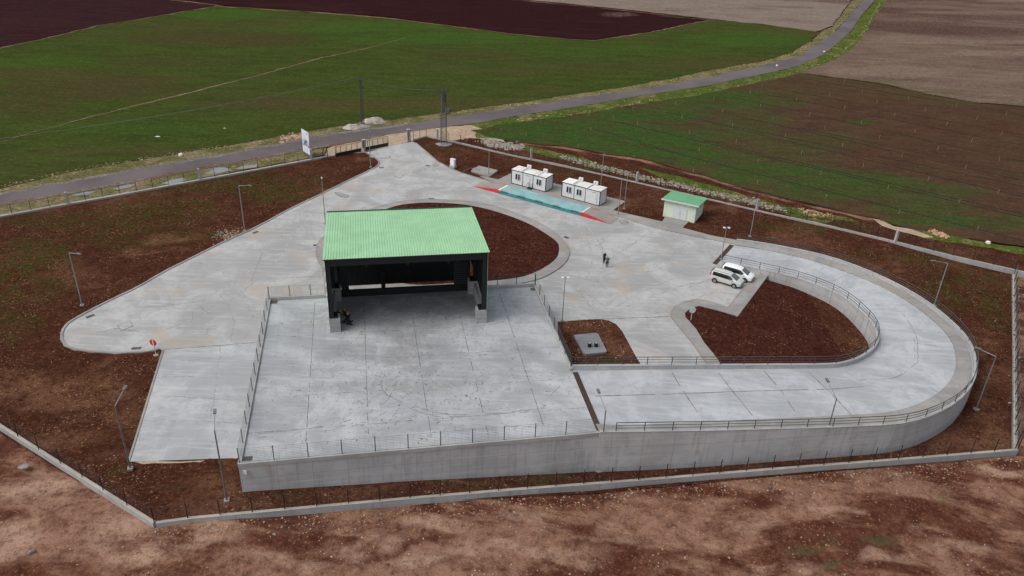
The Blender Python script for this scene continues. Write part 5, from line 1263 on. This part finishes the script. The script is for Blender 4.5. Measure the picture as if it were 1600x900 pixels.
    up_ = (hd-V('neck')).normalized(); fwd = Vector((0, 1, 0)); fwd = (fwd-up_*fwd.dot(up_)).normalized()
    c = hd+up_*.09-fwd*.02; skin_mesh('hair', [(*(c-fwd*.03-up_*.03), .088), (*(c+fwd*.03), .085)], [(0, 1)], 'hair', root)
    sd_ = up_.cross(fwd); q = MB(); p = hd+up_*.03+fwd*.088
    for s in (-1, 1): q.box(p+sd_*.033*s, (.022, .012, .012))
    q.build('eyes', M_['hair'], root); q = MB(); q.box(p-up_*.03+fwd*.012, (.024, .03, .04)); q.build('nose', M_['skin'], root); q = MB(); q.box(p-up_*.068, (.045, .012, .012)); q.build('mouth', M_['vest2'] if False else M_['shoe'], root)
    q = MB()
    for s in (-1, 1): q.box(hd+up_*.01+sd_*.092*s, (.02, .035, .055))
    q.build('ears', M_['skin'], root)
    return root
STAND = dict(pelvis=(0, 0, .96), chest=(0, .01, 1.33), neck=(0, .02, 1.52), head=(0, .04, 1.63), shL=(-.19, 0, 1.43), shR=(.19, 0, 1.43), elL=(-.25, -.02, 1.14), elR=(.25, -.02, 1.14), wrL=(-.22, .14, .95), wrR=(.22, .14, .95),
    hpL=(-.1, 0, .9), hpR=(.1, 0, .9), knL=(-.11, .03, .50), knR=(.11, .03, .5), anL=(-.12, -.02, .10), anR=(.12, -.02, .1), toL=(-.14, .15, .05), toR=(.14, .15, .05))
A_ = dict(STAND, wrR=(.10, .30, 1.22), elR=(.27, .08, 1.16), wrL=(-.05, .28, 1.15), anL=(-.20, -.15, .1), toL=(-.24, .02, .05), knL=(-.14, -.02, .5))
B_ = dict(STAND, wrR=(.08, .30, 1.12), elR=(.26, .05, 1.13), wrL=(-.12, .28, 1.18), elL=(-.27, .04, 1.15))
person(G(943.5, 411.3, .05), R(-150), A_, 'person in black standing with bent arms in the open yard, the farther of the two', 'blackcloth', 'blackcloth')
person(G(948.2, 417.6, .05), R(12), B_, 'person in a blue grey jacket in the open yard, back to the camera', 'greycloth', 'darkcloth')
CR = dict(pelvis=(0, -.12, .34), chest=(0, .10, .70), neck=(0, .2, .86), head=(0, .27, .95), shL=(-.19, .12, .78), shR=(.19, .12, .78), elL=(-.24, .33, .55), elR=(.24, .33, .55), wrL=(-.14, .52, .38), wrR=(.14, .52, .38),
    hpL=(-.1, -.1, .32), hpR=(.1, -.1, .32), knL=(-.17, .30, .50), knR=(.17, .30, .50), anL=(-.14, .0, .1), anR=(.14, .0, .1), toL=(-.15, .17, .05), toR=(.15, .17, .05))
BD = dict(STAND, pelvis=(0, -.1, .88), chest=(0, .24, 1.07), neck=(0, .42, 1.13), head=(0, .53, 1.15), shL=(-.19, .30, 1.1), shR=(.19, .30, 1.1), elL=(-.22, .40, .82), elR=(.22, .40, .82), wrL=(-.12, .55, .62), wrR=(.12, .55, .62), hpL=(-.1, -.08, .84), hpR=(.1, -.08, .84), knL=(-.12, .04, .48), knR=(.12, .04, .48))
person(G(532, 497.5, ZP), R(-70), BD, 'worker in a yellow vest bending down beside the left front pedestal of the shed', 'blackcloth', 'darkcloth', vest='vest1')
person(G(543.5, 496.5, ZP), R(80), CR, 'worker in an orange vest crouching beside the left front pedestal of the shed', 'blackcloth', 'darkcloth', vest='vest2')
# dark scraps on the slab beside the workers
def rocks(n, sampler, smin, smax, mats, name, kind='stuff', zf=None, flatk=.6, seed=1, label=None, cat=None):
    rnd = random.Random(seed); t = (1+5**.5)/2
    base = [Vector(v).normalized() for v in ((-1,t,0),(1,t,0),(-1,-t,0),(1,-t,0),(0,-1,t),(0,1,t),(0,-1,-t),(0,1,-t),(t,0,-1),(t,0,1),(-t,0,-1),(-t,0,1))]
    F = ((0,11,5),(0,5,1),(0,1,7),(0,7,10),(0,10,11),(1,5,9),(5,11,4),(11,10,2),(10,7,6),(7,1,8),(3,9,4),(3,4,2),(3,2,6),(3,6,8),(3,8,9),(4,9,5),(2,4,11),(6,2,10),(8,6,7),(9,8,1))
    V = []; Fs = []; Mi = []
    for _ in range(n):
        p = sampler(rnd)
        if p is None: continue
        s = smin+(smax-smin)*rnd.random()**3; a = rnd.uniform(0, 6.3); ca, sa = math.cos(a), math.sin(a); sx, sy, sz = s*rnd.uniform(.7, 1.3), s*rnd.uniform(.5, 1), s*flatk*rnd.uniform(.6, 1.2); b = len(V)
        z = zf(p.x, p.y) if zf else p.z
        for v in base:
            j = 1+rnd.uniform(-.25, .25); x, y = v.x*sx*j, v.y*sy*j; V.append((p.x+x*ca-y*sa, p.y+x*sa+y*ca, z+v.z*sz*j+sz*.3))
        mi = rnd.randrange(len(mats))
        for f in F: Fs.append(tuple(b+i for i in f)); Mi.append(mi)
    me = bpy.data.meshes.new(name); me.from_pydata(V, [], Fs); me.polygons.foreach_set('material_index', Mi)
    o = obj(name, me, mats, None, kind)
    if label: o['label'] = label
    if cat: o['category'] = cat
    return o
st_a = flat('tan_stone', (.24, .12, .06), .9, vary=.3); st_b = flat('pale_stone', (.34, .24, .17), .9, vary=.25); st_c = flat('red_clod', (.12, .05, .03), .95, vary=.3); st_d = flat('grey_stone', (.21, .19, .185), .9, vary=.2); st_e = flat('white_stone', (.6, .57, .52), .9); st_g = flat('weed_tuft', (.11, .14, .035), .95, vary=.3)
rocks(70, lambda r: G(r.gauss(542, 6), r.gauss(503, 3.5), ZP+.01), .04, .26, [M_['black'], M_['frame']], 'scrap_litter', seed=4, label='dark scraps lying on the slab around the two workers', cat='scrap')
rocks(260, lambda r: UV(r.uniform(0, 16), r.uniform(-6, 7.5), ZP+.005), .015, .05, [M_['frame'], M_['joint']], 'floor_litter', seed=5, label='tiny dark bits of litter on the slab under and before the shed', cat='litter')

# ------------------------------------------------------------------ stones
def inpoly(p, P):
    c = False; n = len(P); j = n-1
    for i in range(n):
        if (P[i].y > p.y) != (P[j].y > p.y) and p.x < (P[j].x-P[i].x)*(p.y-P[i].y)/(P[j].y-P[i].y)+P[i].x: c = not c
        j = i
    return c
yardP = [Vector(p) for p in yard_pts]; siteP = [Vector(p) for p in site]
ring_o = [p for p in O_top]; rampP = I_top+O_top[::-1]; platP = [UV(PW0-.1, PV0-.1), UV(PW1, PV0-.1), UV(PW1, PV1), UV(PW0-.1, PV1)]
clus = lambda p: mnoise.noise(Vector((p.x*.16, p.y*.16, 5)))+.5*mnoise.noise(Vector((p.x*.5, p.y*.5, 1)))
def s_front(r):
    p = G(r.uniform(-30, 1630), 712+r.random()**1.0*200, .2)
    if inpoly(p, siteP) or r.random() > .5+clus(p)*1.4: return None
    return p
rocks(4200, s_front, .015, .11, [st_a, st_a, st_b, st_c, st_b], 'scattered_stones', zf=lambda x, y: T(x, y)-.08, seed=11, label='small tan and pale stones strewn over the red earth outside the lower wall', cat='stones')
WBL = arclen(WB)
def s_wallband(r):
    a = along(WB, r.random()*WBL[-1], WBL); p = a-Vector((-.15, 1, 0))*(.3+abs(r.gauss(0, 1.3))); return p
rocks(2600, s_wallband, .02, .13, [st_a, st_b, st_d, st_a], 'rubble_band', zf=lambda x, y: T(x, y)-.09, seed=12, label='band of small rubble along the outer foot of the lower wall', cat='rubble')
def s_site(r):
    k = r.random()
    if k < .40: p = G(r.uniform(-10, 255), r.uniform(470, 830), .3)
    elif k < .55: p = G(r.uniform(200, 560), r.uniform(250, 470), 0)
    elif k < .8: p = G(r.uniform(240, 1590), r.uniform(690, 825), .2)
    elif k < .92: p = G(r.uniform(1400, 1590), r.uniform(430, 700), -.5)
    else: p = G(r.uniform(640, 1200), r.uniform(225, 400), 0)
    if not inpoly(p, siteP) or inpoly(p, yardP) or inpoly(p, rampP) or inpoly(p, platP) or r.random() > .6+clus(p)*1.2: return None
    return p
rocks(9000, s_site, .015, .09, [st_a, st_a, st_b, st_c], 'soil_stones', zf=lambda x, y: T(x, y)+.0, seed=13, label='small tan stones in the red soil inside the boundary', cat='stones')
riP = [Vector(p) for p in ri]
def s_isl(r):
    p = G(r.uniform(500, 880), r.uniform(315, 445), 0); return p if inpoly(p, riP) else None
rocks(1500, s_isl, .015, .06, [st_a, st_c, st_a], 'island_stones', zf=lambda x, y: .17, seed=14, label='small stones in the dark soil of the roundabout', cat='stones')
tankP = pl(tank[:9]+[(900, 574)])
def s_tank(r):
    p = G(r.uniform(870, 1005), r.uniform(498, 575), 0); return p if inpoly(p, tankP) else None
rocks(700, s_tank, .02, .11, [st_a, st_b, st_c], 'bed_stones', zf=lambda x, y: .0, seed=15, label='stones in the soil bed around the dark tank slab', cat='stones')
def s_heap(r):
    p = G(358+r.gauss(0, 13), 369+r.gauss(0, 6), 0); return None if inpoly(p, yardP) else p
rocks(420, s_heap, .04, .2, [st_a, st_b, st_d], 'stone_heap', zf=lambda x, y: .03, seed=16, label='heap of small pale stones beside the left kerb lamp', cat='stones')
def s_line(px, w_):
    P = pl(px); L = arclen(P)
    def f(r):
        p = along(P, r.uniform(0, L[-1]), L); return p+Vector((r.gauss(0, w_*.5), r.gauss(0, w_), 0))
    return f
rocks(900, s_line([(757, 220), (772, 227), (790, 228), (815, 231)], .9), .1, .55, [st_d, st_b, st_d], 'rock_pile', seed=17, label='pile of grey rocks outside the fence near the broad pylon', cat='rocks')
rocks(2600, s_line([(878, 245), (905, 252), (940, 262), (1000, 277), (1060, 290), (1110, 302), (1160, 313), (1200, 322), (1222, 328)], .8), .06, .34, [st_d, st_b, st_d, st_d, st_g], 'rock_row', seed=18, label='long row of pale rocks outside the fence behind the cabins and hut', cat='rocks')
rocks(160, s_line([(1250, 330), (1300, 338)], .8), .1, .35, [st_b, st_a], 'rock_row', seed=19, label='short scatter of tan rocks outside the fence', cat='rocks')
rocks(140, s_line([(1455, 362), (1478, 369)], .6), .1, .4, [flat('orange_rubble', (.5, .24, .12), .9, vary=.3), st_b], 'rubble_heap', seed=20, label='small heap of orange rubble in the bright grass by the field', cat='rubble')
rocks(900, s_line([(0, 292), (125, 264), (275, 240), (400, 222), (470, 212), (540, 202)], .5), .04, .22, [st_b, st_a, st_g, st_d], 'verge_stones', seed=21, label='pale stones and weeds along the left part of the road verge', cat='stones')
rocks(1000, s_line([(700, 177), (800, 165), (900, 150), (1000, 135), (1100, 115), (1200, 96), (1240, 84), (1270, 66)], .7), .06, .28, [st_b, st_a, st_g, st_g], 'verge_stones', seed=22, label='pale stones and weeds along the far part of the road verge', cat='stones')
rocks(700, s_line([(800, 190), (900, 178), (1000, 160), (1100, 146), (1200, 124), (1250, 111), (1310, 88), (1350, 50), (1375, 5)], .6), .07, .34, [st_b, st_g, st_g], 'verge_stones', seed=23, label='stones and weeds along the near verge of the far road', cat='stones')
rocks(260, s_line([(440, 217), (470, 213)], 1.2), .08, .4, [flat('pink_earth_clod', (.42, .27, .2), .9, vary=.2), st_b], 'earth_heap', seed=24, label='low heap of pinkish earth by the road behind the billboard', cat='earth heap')
rocks(260, s_line([(1586, 690), (1590, 560), (1590, 440)], .6), .04, .2, [st_d, st_c, st_c], 'wall_rubble', seed=25, label='grey rubble along the right hand boundary wall', cat='rubble')
rocks(260, s_line([(715, 207), (740, 213)], 1.6), .05, .25, [flat('pink_rubble', (.38, .22, .16), .9, vary=.2), st_b], 'earth_rubble', seed=26, label='reddish rubble beside the broad pylon near the road', cat='rubble')
def heap(px, py, rx, ry, h, label, mat='gravel'):
    c = G(px, py); q = MB(); n = 26; rings = 9; v = [(0, 0, h)]; f = []
    for i in range(1, rings+1):
        t = i/rings
        for k in range(n):
            a = 2*math.pi*k/n; nz = mnoise.noise(Vector((math.cos(a)*2*t, math.sin(a)*2*t, px))); rr = t*(1+.18*nz)
            v.append((math.cos(a)*rx*rr, math.sin(a)*ry*rr, h*(1-t*t)**1.0*(1+.4*nz)-.05*t))
    for k in range(n): f.append((0, 1+k, 1+(k+1) % n))
    for i in range(rings-1):
        for k in range(n): a = 1+i*n+k; b = 1+i*n+(k+1) % n; f.append((a, a+n, b+n, b))
    q.add(v, f); o = q.build('gravel_heap', M_[mat], smooth=True); o.location = c; tag(o, label, 'gravel heap')
heap(585, 190.5, 2.6, 2.0, 1.0, 'large pale gravel heap right of the slim pylon'); heap(550.5, 200, 2.1, 1.6, .8, 'medium pale gravel heap left of the slim pylon, nearest the road'); heap(569, 198.5, 1.5, 1.1, .55, 'small grey gravel heap at the foot of the slim pylon', 'patch')

# stakes of the sprinkler lines
stakes = [(822,211),(845,189),(920,180),(923,203),(959,184),(996,194),(1005,219),(989,171),(1055,162),(1065,184),(1080,149),(1077,207),(1115,154),(1129,174),(1144,197),(1172,145),(1188,166),(1191,134),(1207,187),(1227,212),(1244,157),(1265,179),(1288,201),(1296,148),(1319,169),(1345,192),(1347,144),(1370,160),(1374,215),(1397,180),(1419,154),(1429,206),(1445,172.5),(1479,194.5),(1494,165),(1518,220),(1526,185),(1565,209),(1572,178),(1319,127),(1457,149),(1530,160),(1316,228),(1465,233),(1409,244),(1561,249),(1348,260),(1252,240),(1508,262.5),(1282,272.5),(1450,280.5),(1387,294),(1559,301),(1290,309),(1498,317),(1404,333),(1527,359),(903,229),(1092,235),(990,247),(1083,267),(1184,253),(1183,287),(783,205),(1150,222)]
sm = MB(); sm.bar((0, 0, 0), (0, 0, .75), .025, 5); sm.box((0, 0, .78), (.1, .05, .05)); sm0 = None
for x, y in stakes:
    if sm0 is None: o = sm.build('sprinkler_riser', flat('pale_plastic', (.36, .29, .22), .6)); sm0 = o
    else: o = sm0.copy(); COL.objects.link(o)
    o.location = G(x, y+1.5, .05); o.rotation_euler = (random.uniform(-.06, .06), random.uniform(-.06, .06), random.uniform(0, 3)); tag(o, 'thin pale sprinkler riser standing in the irrigated field', 'sprinkler', 'sprinkler risers in the irrigated field')
# irrigation pipes: thin dark lines
pa, pb = G(1200, 259), G(1600, 340); dv = (pb-pa).normalized(); nv = Vector((-dv.y, dv.x, 0))
pl_px = [((1011,262),(1300,326)), ((1000,226),(1600,377)), ((960,190),(1640,350)), ((1100,190),(1640,318)), ((1010,178),(1100,197)), ((1100,170),(1640,292)), ((1040,176),(1640,300)), ((1145,152),(1640,262)), ((1100,220),(1640,345)), ((1190,134),(1640,220)), ((1190,146),(1640,236)), ((1250,122),(1640,188)), ((940,205),(1060,240)), ((1250,200),(1640,282))]
for a, b in pl_px:
    P = rough(pl([a, b]), 6, .12, False); q = MB(); q.sweep([p+D*.1 for p in P], [(-.035, -.05), (.035, -.05), (.035, .03), (-.035, .03)]); o = q.build('irrigation_pipe', M_['black']); tag(o, 'thin dark irrigation pipe lying along the rows of the field', 'pipe', 'irrigation pipes in the field')
for k, P in enumerate(([(178, 296), (196, 290), (214, 289), (205, 294), (185, 297)], [(250, 288), (268, 281), (286, 279), (290, 283), (270, 288)], [(318, 271), (335, 264), (352, 262), (362, 266), (340, 272), (325, 273)], [(366, 264), (385, 259), (402, 257), (400, 262), (380, 265)], [(108, 306), (130, 300), (150, 299), (140, 304)])):
    q = MB(); q.prism(rough(pl(P), .8, .3), .0, .09); o = q.build('mortar_spill', M_['mortar']); tag(o, 'grey blotch of dumped mortar between the road and the boundary wall', 'mortar spill', 'mortar spills along the road fence')
# bits lying about
def blob_obj(name, px, py, s, mat, label, cat, z=0.0, fl=.5):
    rr = rocks(1, lambda r: Vector((0, 0, 0)), s, s+.001, [mat], name, kind=None, flatk=fl, seed=int(px)); rr.location = G(px, py, z)
    if 'kind' in rr: del rr['kind']
    tag(rr, label, cat); return rr
blob_obj('white_stone', 1214, 103, .45, st_e, 'small whitish lump lying on the far road, the nearer one', 'stone', .1, .8)
blob_obj('white_stone', 1287.5, 81, .5, st_e, 'small whitish lump lying on the far road, the farther one', 'stone', .1, .8)
blob_obj('white_stone', 246.5, 213.5, .5, st_e, 'flat white scrap lying alone in the green field', 'scrap', .03, .15)
blob_obj('white_stone', 351.5, 201, .28, st_e, 'tiny white stone alone in the green field', 'stone', .03)
blob_obj('white_rock', 282.5, 243.5, .5, st_e, 'round white rock on the road verge', 'rock', .05, .8)
blob_obj('white_rock', 1543.5, 380.5, .45, st_e, 'white rock in the bright grass by the right field edge', 'rock', .05, .8)
blob_obj('white_rock', 196, 859, .17, st_e, 'small white rock on the bare earth in the lower left', 'rock', .5)
blob_obj('grey_rock', 48, 864, .3, st_d, 'dark grey rock on the bare earth near the lower left corner', 'rock', .4)
blob_obj('mortar_spill', 37, 729, .45, st_d, 'round grey spill of dried mortar outside the lower left wall', 'mortar spill', .33, .15)
blob_obj('blue_rag', 478, 852, .17, flat('blue_rag', (.16, .2, .3), .9), 'small blue rag on the bare earth below the wall', 'rag', .4, .5)
blob_obj('grey_rock', 388, 832, .22, st_d, 'small square grey rock on the rubble band left of centre', 'rock', .5)
q = MB(); q.box((0, 0, .15), (.3, .06, .4)); o = q.build('wall_plate', M_['white']); o.location = G(384, 739, 3.1)+Vector((0, -.1, 0)); tag(o, 'small white plate fixed near the front left corner of the platform wall', 'plate')
